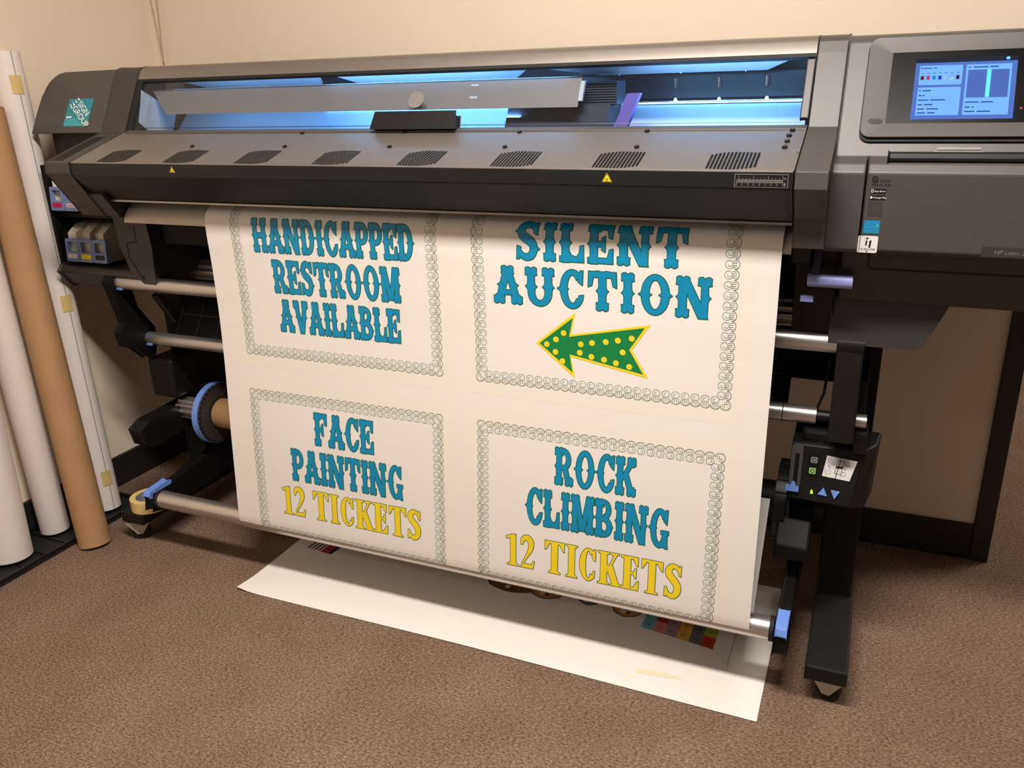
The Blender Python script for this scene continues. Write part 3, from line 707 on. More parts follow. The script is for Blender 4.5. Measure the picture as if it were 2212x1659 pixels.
# splined spindles
def spline_bar(name, y, z, r, x0, x1):
    bm = NB(); n = 40; prof = []
    for i in range(n):
        t = 2*math.pi*i/n; rr = r if (i//2) % 2 == 0 else r*0.86
        prof.append((y+rr*math.cos(t), z+rr*math.sin(t)))
    prism_x(bm, prof, x0, x1)
    return obj(name, bm, 'aluminium', PR)
spline_bar('feed_spindle', 1.90, 0.800, 0.034, -1.905, -0.14)
TS = spline_bar('takeup_spindle', 1.85, 0.354, 0.036, -1.962, -0.10)
HB = obj('spindle_hub', ring(NB(), (-1.832, 1.85, 0.354), (-1.812, 1.85, 0.354), 0.0925, 0.040, 48), 'printer_deep_grey', PR, smooth=True)
obj('hub_rim', ring(NB(), (-1.836, 1.85, 0.354), (-1.8165, 1.85, 0.354), 0.0965, 0.0926, 48), 'blue_plastic', HB, smooth=True)
bm = NB()
for i in range(36):
    t = 2*math.pi*i/36; c = Vector((-1.8105, 1.85+0.091*math.cos(t), 0.354+0.091*math.sin(t)))
    cyl(bm, c-Vector((0.003, 0, 0)), c+Vector((0.002, 0, 0)), 0.0035, n=6)
obj('hub_teeth', bm, 'black_plastic', HB)
obj('spindle_shade_sleeve', ring(NB(), (-0.205, 1.85, 0.354), (-0.1365, 1.85, 0.354), 0.044, 0.0375, 28), 'deep_black', PR, smooth=True)  # added black sleeve, stands in for shade between banner edge and hub
HR = obj('spindle_hub', ring(NB(), (-0.136, 1.85, 0.354), (-0.110, 1.85, 0.354), 0.0965, 0.040, 40), 'black_plastic', PR, smooth=True)
bm = NB()
for i in range(20):
    t = 2*math.pi*i/20; c = Vector((0, 1.85+0.0962*math.cos(t), 0.354+0.0962*math.sin(t)))
    cyl(bm, c+Vector((-0.136, 0, 0)), c+Vector((-0.110, 0, 0)), 0.0022, n=6)
obj('hub_ribs', bm, 'deep_black', HR)
# take-up housings
obj('takeup_bearing', box(NB(), -2.022, -1.925, 1.795, 1.90, 0.405, 0.530), 'black_plastic', PR, bevel=0.010, bseg=3)
obj('takeup_arm_left', prism_x(NB(), [(1.665, 0.345), (1.70, 0.362), (1.90, 0.372), (1.90, 0.30), (1.70, 0.285), (1.675, 0.30)], -1.998, -1.945), 'black_plastic', PR, bevel=0.005)
obj('deflector_arm', prism_x(NB(), [(1.565, 0.150), (1.575, 0.195), (1.64, 0.195), (1.95, 0.240), (1.95, 0.150), (1.62, 0.135)], -1.875, -1.845), 'deep_black', PR, bevel=0.005)
obj('deflector_arm', prism_x(NB(), [(1.560, 0.135), (1.560, 0.180), (1.60, 0.195), (1.92, 0.240), (1.92, 0.150), (1.60, 0.125)], -0.0975, -0.068), 'deep_black', PR, bevel=0.005)
obj('arm_latch', prism_x(NB(), [(1.550, 0.186), (1.558, 0.203), (1.620, 0.210), (1.626, 0.204), (1.620, 0.193), (1.558, 0.182)], -0.0955, -0.0705), 'blue_plastic', PR, bevel=0.003)
obj('arm_latch', prism_x(NB(), [(1.560, 0.192), (1.568, 0.204), (1.640, 0.212), (1.646, 0.206), (1.640, 0.198), (1.568, 0.188)], -1.872, -1.848), 'blue_plastic', PR, bevel=0.003)
roller('deflector_roller', 1.5868, 0.1785, -1.826, -0.108, 0.0255)
for xa, xb in ((-0.108, -0.0990), (-1.836, -1.826)):
    obj('roller_collar', cyl(NB(), (xa, 1.5868, 0.1785), (xb, 1.5868, 0.1785), 0.0275, n=28), 'rubber_black', PR, smooth=True)
# right drive unit below the control box
drv = [(1.715, 0.275), (1.715, 0.308), (1.80, 0.392), (1.90, 0.392), (1.90, 0.275)]
obj('takeup_drive', prism_x(NB(), drv, -0.124, -0.052), 'deep_black', PR, bevel=0.005)
obj('drive_shaft', cyl(NB(), (-0.11, 1.85, 0.354), (-0.03, 1.85, 0.354), 0.034, n=24), 'black_plastic', PR, smooth=True)
# control box
fa, fb = Vector((1.722, 0.428)), Vector((1.752, 0.546))       # front face bottom/top in y,z
bm = NB()
fr = [(-0.108, fa.x, fa.y), (0.022, fa.x, fa.y-0.004), (0.040, fb.x, fb.y+0.002), (-0.108, fb.x, fb.y)]
bk = [(-0.110, 1.85, 0.405), (0.064, 1.85, 0.405), (0.070, 1.85, 0.555), (-0.108, 1.85, 0.562)]
ch = [(0.050, 1.76, 0.410), (0.062, 1.79, 0.548)]
v = [bm.verts.new(p) for p in fr]; w = [bm.verts.new(p) for p in bk]; c0, c1 = (bm.verts.new(p) for p in ch)
bm.faces.new(v); bm.faces.new((v[1], c0, c1, v[2])); bm.faces.new((c0, w[1], w[2], c1)); bm.faces.new(w[::-1])
bm.faces.new((v[0], v[3], w[3], w[0])); bm.faces.new((v[3], v[2], c1, w[2], w[3])); bm.faces.new((v[0], w[0], w[1], c0, v[1]))
CBX = obj('control_box', bm, 'black_plastic', PR, bevel=0.004, bseg=2)
obj('control_box_hood', box(NB(), -0.09, 0.02, 1.765, 1.86, 0.545, 0.575), 'black_plastic', PR, bevel=0.008)
fd = (fb-fa).normalized()
cpl = planar((0, fa.x, fa.y), (1, 0, 0), (0, fd.x, fd.y))
FH = (fb-fa).length
obj('slider_track', solid2d(NB(), rrect(-0.1065, 0.030, -0.083, FH-0.004, 0.002, 2), cpl, 0.0, 0.0030), 'printer_grey', CBX)
decal('slider_slot', [rect(-0.0985, 0.034, -0.0895, FH-0.022)], cpl, 0.0034, 'deep_black', CBX)
obj('slider_knob', solid2d(NB(), [(-0.110, 0.018), (-0.086, 0.018), (-0.086, 0.028), (-0.093, 0.029), (-0.0945, 0.038), (-0.0985, 0.038), (-0.100, 0.029), (-0.110, 0.028)], cpl, 0.001, 0.010), 'blue_plastic', CBX, bevel=0.0015)
decal('button_recess', [rrect(-0.0715, 0.054, -0.0465, 0.1045, 0.003)], cpl, 0.0016, 'deep_black', CBX)
obj('round_button', solid2d(NB(), rrect(-0.0660, 0.0835, -0.0525, 0.0965, 0.002, 3), cpl, 0.001, 0.0032), 'grey_print', CBX)
obj('round_button', solid2d(NB(), rrect(-0.0675, 0.0595, -0.0540, 0.0725, 0.002, 3), cpl, 0.001, 0.0032), 'green_button', CBX)
sw = []
for cxx, cyy in ((-0.0592, 0.090), (-0.0607, 0.066)):
    sw += line([(cxx+0.0040*math.cos(math.radians(a)), cyy+0.0040*math.sin(math.radians(a))) for a in range(-140, 141, 28)], 0.0013)
    sw += [[(cxx-0.005, cyy+0.001), (cxx-0.001, cyy+0.001), (cxx-0.003, cyy-0.002)]]
decal('button_symbol', sw, cpl, 0.0036, 'black_print', CBX)
IL = decal('instruction_label', [[(-0.0405, 0.058), (0.0150, 0.054), (0.0265, 0.099), (-0.0345, 0.1035)]], cpl, 0.0016, 'label_white', CBX)
dg = line([(-0.0135, 0.056), (-0.0060, 0.102)], 0.0015) + line([(-0.0162, 0.0665), (-0.0032, 0.0660), (0.0010, 0.0945), (-0.0118, 0.0950)], 0.0010, True)
dg += [[(-0.0145, 0.0785), (-0.0018, 0.0785), (-0.0010, 0.0835), (-0.0138, 0.0835)]]
decal('instruction_lines', dg, cpl, 0.0019, 'black_print', IL)
g2 = []
for ox in (0.0, 0.030):
    g2 += line([(-0.031+ox, 0.099), (-0.020+ox, 0.091), (-0.0175+ox, 0.0865), (-0.0225+ox, 0.0865), (-0.0320+ox, 0.093)], 0.0007, True)
    g2 += line([(-0.0285+ox+0.0042*math.cos(2*math.pi*i/12), 0.068+0.0045*math.sin(2*math.pi*i/12)) for i in range(12)], 0.0007, True)
    g2 += line([(-0.0365+ox, 0.0765), (-0.0345+ox, 0.063), (-0.0310+ox, 0.0605)], 0.0008) + line([(-0.029+ox, 0.082), (-0.0255+ox, 0.0765)], 0.0016)
decal('instruction_diagram', g2, cpl, 0.0019, 'grey_print', IL)
obj('arrow_button', solid2d(NB(), [(-0.0440, 0.0175), (-0.0265, 0.0160), (-0.0345, 0.0320)], cpl, 0.001, 0.0035), 'blue_plastic', CBX, bevel=0.0006)
obj('arrow_button', solid2d(NB(), [(-0.0185, 0.0295), (-0.0020, 0.0285), (-0.0110, 0.0125)], cpl, 0.001, 0.0035), 'blue_plastic', CBX, bevel=0.0006)
obj('status_led', solid2d(NB(), [(-0.0600, 0.016), (-0.0545, 0.016), (-0.0552, 0.0195), (-0.0568, 0.0245), (-0.0590, 0.0245), (-0.0600, 0.020)], cpl, 0.001, 0.003), 'green_led', CBX)
obj('control_cable', tube_path(NB(), [(-0.075, 1.80, 0.57), (-0.068, 1.79, 0.61), (-0.055, 1.775, 0.66), (-0.050, 1.77, 0.74)], 0.003), 'rubber_black', PR, smooth=True)
# loading lever
obj('lever_arm', box(NB(), -0.0955, -0.0795, 1.640, 1.655, 0.935, 1.035), 'navy_plastic', PR, bevel=0.003)
obj('lever_handle', cyl(NB(), (-0.1015, 1.645, 0.930), (-0.0215, 1.645, 0.930), 0.0125, n=24), 'lavender_plastic', PR, smooth=True)
obj('lever_tab', box(NB(), -0.1125, -0.0885, 1.655, 1.665, 0.884, 0.896), 'lavender_plastic', PR, bevel=0.001)

# ------------------------------------------------------------------ ink cartridges in the left bay
def cartridge(x, z, labelmat, labeltxt, label):
    t = thing('ink_cartridge', label, 'ink cartridge', (x, 1.74, z), 'ink cartridges in the bay')
    pl = planar((x, 1.712, z), (1, 0, 0), (0, 0.10, 1))
    w, h = 0.0262, 0.0665
    bm = NB()
    outer = rrect(-w, 0.0, w, h, 0.004, 3); inner = rrect(-w+0.008, 0.0275, w-0.008, h-0.009, 0.002, 3)
    ring2d(bm, outer, inner, pl, -0.012, 0.0, 0.0)
    obj('frame', bm, 'blue_grey_plastic', t)
    obj('face_plate', solid2d(NB(), rect(-w+0.003, 0.0005, w-0.003, 0.0280), pl, -0.012, -0.0004), 'blue_grey_plastic', t)
    o = obj('colour_label', solid2d(NB(), rrect(-w+0.008, 0.0095, w-0.008, 0.0225, 0.003, 3), pl, -0.001, 0.0008), labelmat, t)
    decal('label_mark', [disc(0, 0.016, 0.0016, 6)], pl, 0.0010, 'black_print' if labelmat != 'black_print' else 'grey_print', o)
    bm = NB()
    prism_x(bm, [(1.733, z+0.004), (1.733, z+0.078), (1.76, z+0.096), (1.80, z+0.100), (1.965, z+0.100), (1.965, z+0.004)], x-0.0195, x+0.0135)
    obj('tank', bm, 'cream_plastic', t, bevel=0.006, bseg=3, smooth=True)
    return t
cartridge(-2.145, 0.8415, 'label_white', '', 'ink cartridge with a pale label, leftmost of the lower row')
cartridge(-2.091, 0.8415, 'label_yellow', '', 'ink cartridge with a yellow label in blue frame')
cartridge(-2.037, 0.8415, 'black_print', '', 'ink cartridge with a black label next to the grey housing')
cartridge(-2.165, 0.9885, 'label_magenta', '', 'ink cartridge with a magenta label in the upper row')
cartridge(-2.111, 0.9885, 'label_pink', '', 'ink cartridge with a pale pink label half hidden under the cover')

# ================================================================== printed banner hanging from the printer
XLB, WB = -1.52, 1.372
knots = [(1.80, 1.075), (1.70, 1.064), (1.655, 1.049), (1.632, 1.035), (1.613, 1.021), (1.605, 1.010), (1.602, .999), (1.601, .982), (1.601, .954), (1.602, .926), (1.603, .893), (1.603, .82), (1.602, .757), (1.596, .645), (1.587, .535), (1.577, .422), (1.567, .29), (1.5605, .205), (1.5607, .187), (1.5635, .172), (1.570, .160), (1.5795, .152), (1.590, .1505), (1.602, .1555), (1.611, .168), (1.70, .258), (1.806, .374)]
def catmull(pts, n=14):
    out = []; idx = []
    P_ = [Vector(p) for p in pts]
    for i in range(len(P_)-1):
        p1, p2 = P_[i], P_[i+1]
        p0 = P_[i-1] if i else p1*2-p2
        p3 = P_[i+2] if i+2 < len(P_) else p2*2-p1
        idx.append(len(out))
        # centripetal-like tangents scaled to the segment, so uneven knots do not overshoot
        L = (p2-p1).length
        m1 = (p2-p0)/max((p1-p0).length+L, 1e-9)*L; m2 = (p3-p1)/max((p3-p2).length+L, 1e-9)*L
        for k in range(n):
            t = k/n; t2, t3 = t*t, t*t*t
            out.append(p1*(2*t3-3*t2+1)+m1*(t3-2*t2+t)+p2*(-2*t3+3*t2)+m2*(t3-t2))
    out.append(P_[-1]); idx.append(len(out)-1)
    return out, idx
CP, CI = catmull(knots)
CS = [0.0]
for a, b in zip(CP[:-1], CP[1:]): CS.append(CS[-1]+(b-a).length)
s0 = CS[CI[6]]; CS = [s-s0 for s in CS]
import bisect
def sheet(u, v, h):
    i = min(max(bisect.bisect_right(CS, v)-1, 0), len(CP)-2)
    t = (v-CS[i])/max(CS[i+1]-CS[i], 1e-9)
    p = CP[i].lerp(CP[i+1], t)
    a = CP[max(i-1, 0)]; b = CP[min(i+2, len(CP)-1)]
    d = (b-a).normalized()
    n = Vector((d.y, -d.x))
    return Vector((XLB+u, p.x+n.x*h, p.y+n.y*h))
BN = thing('printed_banner', 'long white vinyl banner of four sign prints hanging from the printer', 'banner', (XLB+WB/2, 1.58, 0.15))
bm = NB()
rows = []
vlist = []
v = CS[0]
while v < CS[-1]:
    vlist.append(v); v += 0.0035 if v < 0.06 or 0.74 < v < 0.93 else 0.012
vlist.append(CS[-1])
nu = 2
for v in vlist:
    rows.append(([bm.verts.new(sheet(WB*i/nu, v, 0.0)) for i in range(nu+1)], [bm.verts.new(sheet(WB*i/nu, v, -0.00035)) for i in range(nu+1)]))
for (a, a2), (b, b2) in zip(rows[:-1], rows[1:]):
    for i in range(nu):
        bm.faces.new((a[i], a[i+1], b[i+1], b[i])); bm.faces.new((b2[i], b2[i+1], a2[i+1], a2[i]))
    bm.faces.new((a[0], b[0], b2[0], a2[0])); bm.faces.new((a[nu], a2[nu], b2[nu], b[nu]))
obj('vinyl_sheet', bm, 'paper_white', BN, smooth=True)

# --- lettering: a tuscan slab face and a flared serif face drawn as simple polygons
def slab(levels):
    return [[(a[1], a[0]), (a[2], a[0]), (b[2], b[0]), (b[1], b[0])] for a, b in zip(levels[:-1], levels[1:])]
def tail(cx, S, yt, d):
    h = S/2
    return [[(cx-h, yt-.085*d), (cx-h*1.02, yt-.035*d), (cx-h*.78, yt-.005*d), (cx-h*.40, yt), (cx-h*.10, yt-.03*d), (cx, yt-.065*d), (cx, yt-.085*d)],
            [(cx, yt-.085*d), (cx, yt-.065*d), (cx+h*.10, yt-.03*d), (cx+h*.40, yt), (cx+h*.78, yt-.005*d), (cx+h*1.02, yt-.035*d), (cx+h, yt-.085*d)]]
def serif(cx, S, yt, d, t=.2):
    a = slab([(yt-.235*d, cx-t/2, cx+t/2), (yt-.205*d, cx-t/2-.005, cx+t/2+.005), (yt-.19*d, cx-S/2-.01, cx+S/2+.01), (yt-.15*d, cx-S/2, cx+S/2), (yt-.085*d, cx-S/2, cx+S/2)])
    return a+tail(cx, S, yt, d)
def vstem(cx, t=.2, S=.33, top=True, bot=True, spL=.07, spR=.07, y0=0.0, y1=1.0):
    a, b = cx-t/2, cx+t/2
    lo = y0+(.08 if bot else 0); hi = y1-(.08 if top else 0)
    lv = [(lo, a, b)]
    for y, k in ((.38, 0), (.44, .18), (.475, .5), (.5, 1), (.525, .5), (.56, .18), (.62, 0)):
        if lo < y < hi: lv.append((y, a-spL*k, b+spR*k))
    lv.append((hi, a, b))
    p = slab(lv)
    if top: p += serif(cx, S, y1, 1, t)
    if bot: p += serif(cx, S, y0, -1, t)
    return p
def diag(x0, y0, x1, y1, t): return [[(x0-t/2, y0), (x0+t/2, y0), (x1+t/2, y1), (x1-t/2, y1)]]
def band(cx, cy, rx, ry, tx, ty, a0, a1, n=20):
    out = []
    for i in range(n):
        a, b = math.radians(a0+(a1-a0)*i/n), math.radians(a0+(a1-a0)*(i+1)/n)
        out.append([(cx+rx*math.cos(a), cy+ry*math.sin(a)), (cx+rx*math.cos(b), cy+ry*math.sin(b)),
                    (cx+(rx-tx)*math.cos(b), cy+(ry-ty)*math.sin(b)), (cx+(rx-tx)*math.cos(a), cy+(ry-ty)*math.sin(a))])
    return out
def spur(x, d, k=.075, y=.5):
    out = []
    for s in (1, -1):
        out += [[(x-.02*d, y+.10*s), (x+.015*d, y+.04*s), (x-.02*d, y)], [(x+.015*d, y+.04*s), (x+(k+.01)*d, y), (x-.02*d, y)]]
    return out
def stroke(pts, ws):
    out = []; L = []; Rr = []
    for i, (x, y) in enumerate(pts):
        a = pts[max(i-1, 0)]; b = pts[min(i+1, len(pts)-1)]
        dx, dy = b[0]-a[0], b[1]-a[1]; l = math.hypot(dx, dy); nx, ny = -dy/l*ws[i]/2, dx/l*ws[i]/2
        L.append((x+nx, y+ny)); Rr.append((x-nx, y-ny))
    for i in range(len(pts)-1): out.append([L[i], L[i+1], Rr[i+1], Rr[i]])
    return out
def smoothpts(pts, n=4):
    o, _ = catmull(pts, n); return [(p.x, p.y) for p in o]
def armT(x0, x1, y0=.85, y1=1.0): return [rect(x0, y0, x1, y1)]
S_PATH = smoothpts([(.60, .80), (.50, .90), (.36, .925), (.22, .86), (.165, .745), (.22, .63), (.36, .54), (.49, .45), (.545, .31), (.48, .14), (.35, .075), (.20, .11), (.10, .21)])
def gS():
    n = len(S_PATH); ws = [.12+.10*math.sin(math.pi*i/(n-1)) for i in range(n)]
    return stroke(S_PATH, ws)+[[(.55, .70), (.66, .66), (.67, .99), (.60, .985), (.57, .90)], [(.02, .02), (.09, .02), (.13, .10), (.15, .33), (.04, .36)]]+spur(.08, -1, .07, .74)+spur(.635, 1, .07, .30), .72
def gC(g=False):
    p = band(.43, .5, .36, .5, .20, .13, 42, 318)+spur(.07, -1)+spur(.225, 1, .07)+[[(.60, .70), (.72, .62), (.74, .98), (.67, .98), (.62, .90)]]
    p += [[(.55, .05), (.66, .13), (.73, .24), (.75, .36), (.63, .34), (.58, .22)]] if not g else [rect(.56, .04, .75, .40), rect(.50, .36, .80, .45), [(.56, .04), (.70, .0), (.78, .0), (.76, .10), (.60, .20)]]
    return p, .78 if not g else .82
def gE(f=False):
    p = vstem(.17, spR=0.0, bot=f)+[rect(.10, .855, .66, .985), [(.56, .86), (.60, .66), (.69, .64), (.71, .985), (.60, .985)], rect(.2, .44, .45, .56), [(.40, .36), (.49, .31), (.49, .69), (.40, .64)]]
    if not f:
        p += [rect(.0, .015, .66, .145), rect(.07, 0.0, .27, .15), [(.56, .145), (.62, .36), (.71, .38), (.71, .015), (.56, .015)]]
    else: p += []
    return p, .73
GL_ = {
 'I': lambda: (vstem(.2), .40),
 'H': lambda: (vstem(.2, spR=.02)+vstem(.70, spL=.02)+[rect(.2, .43, .70, .57)], .90),
 'T': lambda: (vstem(.42, top=False, y1=.95)+[rect(.06, .85, .78, .985), [(.03, .985), (.015, .60), (.115, .64), (.16, .86), (.16, .985)], [(.81, .985), (.825, .60), (.725, .64), (.68, .86), (.68, .985)]]+tail(.42, .5, 1.0, 1), .84),
 'E': lambda: gE(), 'F': lambda: gE(True),
 'L': lambda: (vstem(.17, bot=False)+[rect(0.0, .015, .64, .145), [(.50, .145), (.58, .25), (.60, .42), (.69, .44), (.70, .015), (.50, .015)], [(.27, .145), (.27, .30), (.34, .18), (.46, .145)]], .72),
 'D': lambda: (vstem(.17, spR=0.0)+[rect(.2, .87, .34, .985), rect(.2, .015, .34, .13)]+band(.32, .5, .42, .487, .20, .12, -90, 90)+spur(.73, 1)+spur(.555, -1, .06), .82),
 'P': lambda: (vstem(.17, spR=0.0)+[rect(.2, .87, .36, .985), rect(.2, .40, .36, .52)]+band(.35, .69, .33, .295, .18, .12, -90, 90), .70),
 'R': lambda: (vstem(.17, spR=0.0)+[rect(.2, .87, .36, .985), rect(.2, .42, .40, .53)]+band(.35, .70, .33, .285, .18, .12, -90, 90)+diag(.42, .50, .60, .08, .21)+serif(.63, .31, 0.0, -1, .2), .80),
 'B': lambda: (vstem(.17, spR=0.0)+[rect(.2, .87, .38, .985), rect(.2, .44, .42, .56), rect(.2, .015, .38, .13)]+band(.37, .735, .29, .25, .18, .12, -90, 90)+band(.37, .285, .35, .27, .20, .13, -90, 90)+spur(.70, 1, .05, .30), .78),
 'O': lambda: (band(.46, .5, .38, .5, .20, .13, 0, 360, 34)+spur(.83, 1)+spur(.09, -1)+spur(.27, 1, .07)+spur(.65, -1, .07), .92),
 'C': lambda: gC(), 'G': lambda: gC(True), 'S': gS,
 'U': lambda: (vstem(.19, bot=False, y0=.34)+vstem(.71, bot=False, y0=.34)+band(.45, .36, .36, .36, .20, .14, 180, 360), .90),
 'N': lambda: (vstem(.18, spR=0.0)+vstem(.76, t=.17, bot=False, spL=0.0, y0=.02)+diag(.20, .97, .74, 0.0, .24), .96),
 'M': lambda: (vstem(.18, spR=0.0)+vstem(.84, spL=0.0)+diag(.24, .96, .50, .06, .19)+diag(.78, .96, .52, .06, .19), 1.02),
 'A': lambda: (serif(.44, .36, 1.0, 1, .26)+diag(.42, .90, .17, .12, .20)+diag(.46, .90, .71, .12, .20)+serif(.165, .32, 0.0, -1, .2)+serif(.715, .32, 0.0, -1, .2)+[rect(.24, .24, .64, .36)]+spur(.205, -1)+spur(.675, 1), .88),
 'V': lambda: (serif(.165, .32, 1.0, 1, .2)+serif(.70, .32, 1.0, 1, .2)+diag(.17, .90, .42, 0.0, .21)+diag(.695, .90, .445, 0.0, .21)+spur(.19, -1)+spur(.675, 1), .86),
 'K': lambda: (vstem(.17, spR=0.0)+diag(.28, .42, .62, .86, .17)+serif(.64, .32, 1.0, 1, .2)+diag(.40, .58, .64, .10, .21)+serif(.66, .33, 0.0, -1, .2), .84)}
def flare(cx, w, y, d, t): return [[(cx-w/2, y), (cx+w/2, y), (cx+w/2, y+.025*d), (cx+t/2, y+.085*d), (cx-t/2, y+.085*d), (cx-w/2, y+.025*d)]]
def st2(cx, t=.19, w=.36): return [rect(cx-t/2, .02, cx+t/2, .98)]+flare(cx, w, 0, 1, t)+flare(cx, w, 1, -1, t)
S2P = smoothpts([(.44, .80), (.36, .93), (.24, .95), (.14, .86), (.13, .72), (.24, .58), (.36, .44), (.40, .28), (.34, .11), (.22, .05), (.12, .12), (.07, .24)])
T2P = smoothpts([(.07, .73), (.10, .88), (.20, .96), (.32, .92), (.38, .78), (.35, .60), (.24, .38), (.09, .12)])
G2 = {
 '1': lambda: ([rect(.15, .02, .33, .97), [(.0, .90), (.02, .84), (.15, .86), (.33, 1.0), (.24, .99)]]+flare(.24, .40, 0, 1, .18), .46),
 '2': lambda: (stroke(T2P, [.05+.13*math.sin(math.pi*min(1, i/(len(T2P)-1)*1.1)) for i in range(len(T2P))])+[[(.03, 0), (.44, 0), (.42, .12), (.10, .12)], [(.38, .10), (.44, 0), (.49, .24), (.46, .25)]], .52),
 'T': lambda: ([rect(.21, .02, .41, .98), rect(.0, .93, .62, 1.0), [(0, 1), (.0, .72), (.04, .74), (.15, .94)], [(.62, 1), (.62, .72), (.58, .74), (.47, .94)]]+flare(.31, .38, 0, 1, .2), .66),
 'I': lambda: (st2(.19), .42),
 'C': lambda: (band(.29, .5, .27, .5, .18, .07, 48, 318, 22)+[[(.41, .74), (.47, .64), (.51, .64), (.51, .99), (.47, .99), (.43, .93)], [(.40, .06), (.48, .18), (.50, .32), (.46, .33), (.41, .16)]], .57),
 'K': lambda: (st2(.19)+diag(.30, .40, .54, .93, .07)+diag(.36, .60, .56, .05, .21)+flare(.52, .28, 1, -1, .08)+flare(.57, .30, 0, 1, .2), .72),
 'E': lambda: ([rect(.08, .02, .28, .98), rect(.0, .935, .50, 1.0), rect(.0, 0, .52, .065), rect(.28, .47, .40, .53), [(.36, .50), (.42, .36), (.45, .36), (.45, .66), (.42, .66)], [(.36, .94), (.46, .74), (.50, .73), (.50, 1.0)], [(.36, .06), (.49, .27), (.53, .28), (.52, 0.0)]], .60),
 'S': lambda: (stroke(S2P, [.06+.14*math.sin(math.pi*i/(len(S2P)-1)) for i in range(len(S2P))])+[[(.40, .84), (.43, .70), (.48, .68), (.48, .98), (.44, .98)], [(.02, .02), (.07, .02), (.10, .12), (.08, .30), (.03, .32)]], .54)}
cuts = [-0.08+0.004*i for i in range(32)]+[0.05+0.03*i for i in range(23)]+[0.74+0.01*i for i in range(12)]
def words(name, text, u0, u1, v0, v1, glyphs, fill, outline, gap, ow):
    """one line of lettering set between u0..u1, cap top at v0, base line at v1"""
    items = []; x = 0.0
    for ch in text:
        if ch == ' ': x += .30; continue
        p, w = glyphs[ch]()
        items += [[(a+x, b) for a, b in q_] for q_ in p]; x += w+gap
    tot = x-gap
    k = (u1-u0)/tot; h = v1-v0
    polys = [[(u0+a*k, v1-b*h) for a, b in q_] for q_ in items]
    op = []
    for q_ in polys:
        op.append(q_); op += line(q_, 2*ow, True)
        for a, b in q_: op.append(disc(a, b, ow, 6))
    L = decal(name, polys, sheet, 0.00075, fill, BN, cuts)
    decal('letter_outline', op, sheet, 0.00045, outline, L, cuts)
    return L
TW = [('HANDICAPPED', .142, .590, -.012, .070), ('RESTROOM', .189, .545, .087, .1692), ('AVAILABLE', .194, .538, .1855, .267),
      ('SILENT', .836, 1.197, -.029, .0515), ('AUCTION', .781, 1.249, .067, .150), ('FACE', .2735, .4485, .470, .558),
      ('PAINTING', .195, .528, .577, .666), ('ROCK', .925, 1.111, .467, .556), ('CLIMBING', .855, 1.189, .573, .665)]
for t, a, b, c, d in TW: words('blue_lettering', t, a, b, c, d, GL_, 'print_blue', 'print_green', .10 if t in ('SILENT', 'AUCTION') else .05, .0018)
for a, b, c, d in ((.156, .5775, .687, .766), (.805, 1.225, .699, .780)):
    k = (b-a)/5.53
    words('yellow_lettering', '12', a, a+.98*k, c, d, G2, 'print_yellow', 'print_green', .01, .0014)
    words('yellow_lettering', 'TICKETS', a+1.30*k, b, c, d, G2, 'print_yellow', 'print_green', .01, .0014)
# arrow
ar = [(.8767, .2326), (.9668, .1582), (.9564, .2077), (1.1286, .1716), (1.0903, .2285), (1.1268, .2867), (.9577, .2568), (.9668, .3035)]
def inset(p, k):
    cx = sum(a for a, _ in p)/len(p); cy = sum(b for _, b in p)/len(p)
    return [(cx+(a-cx)*k, cy+(b-cy)*k) for a, b in p]
tri_ = lambda p: [[p[0], p[1], p[2], p[6], p[7]], [p[2], p[3], p[4], p[6]], [p[4], p[5], p[6]]]
tri_ = lambda p: [[p[0], p[1], p[2]], [p[0], p[2], p[6]], [p[0], p[6], p[7]], [p[2], p[3], p[4]], [p[2], p[4], p[6]], [p[4], p[5], p[6]]]
AR = decal('arrow_border', tri_(ar), sheet, 0.00045, 'print_yellow', BN, cuts)
ai = [(.8850, .2326), (.9610, .1705), (.9525, .2125), (1.1165, .1790), (1.0845, .2285), (1.1160, .2790), (.9540, .2510), (.9610, .2910)]
decal('arrow_fill', tri_(ai), sheet, 0.00075, 'print_arrow_green', AR, cuts)
for a, b in ((.902, .2335), (.923, .221), (.9405, .2055), (.922, .249), (.938, .268), (.979, .2265), (1.004, .2215), (1.034, .2165), (1.060, .211), (1.0895, .204), (.977, .2455), (1.003, .2520), (1.031, .2555), (1.057, .2605), (1.086, .2655), (1.071, .2355)):
    decal('bulb_dot', [disc(a, b, .0064, 18)], sheet, 0.00105, 'print_yellow', AR)
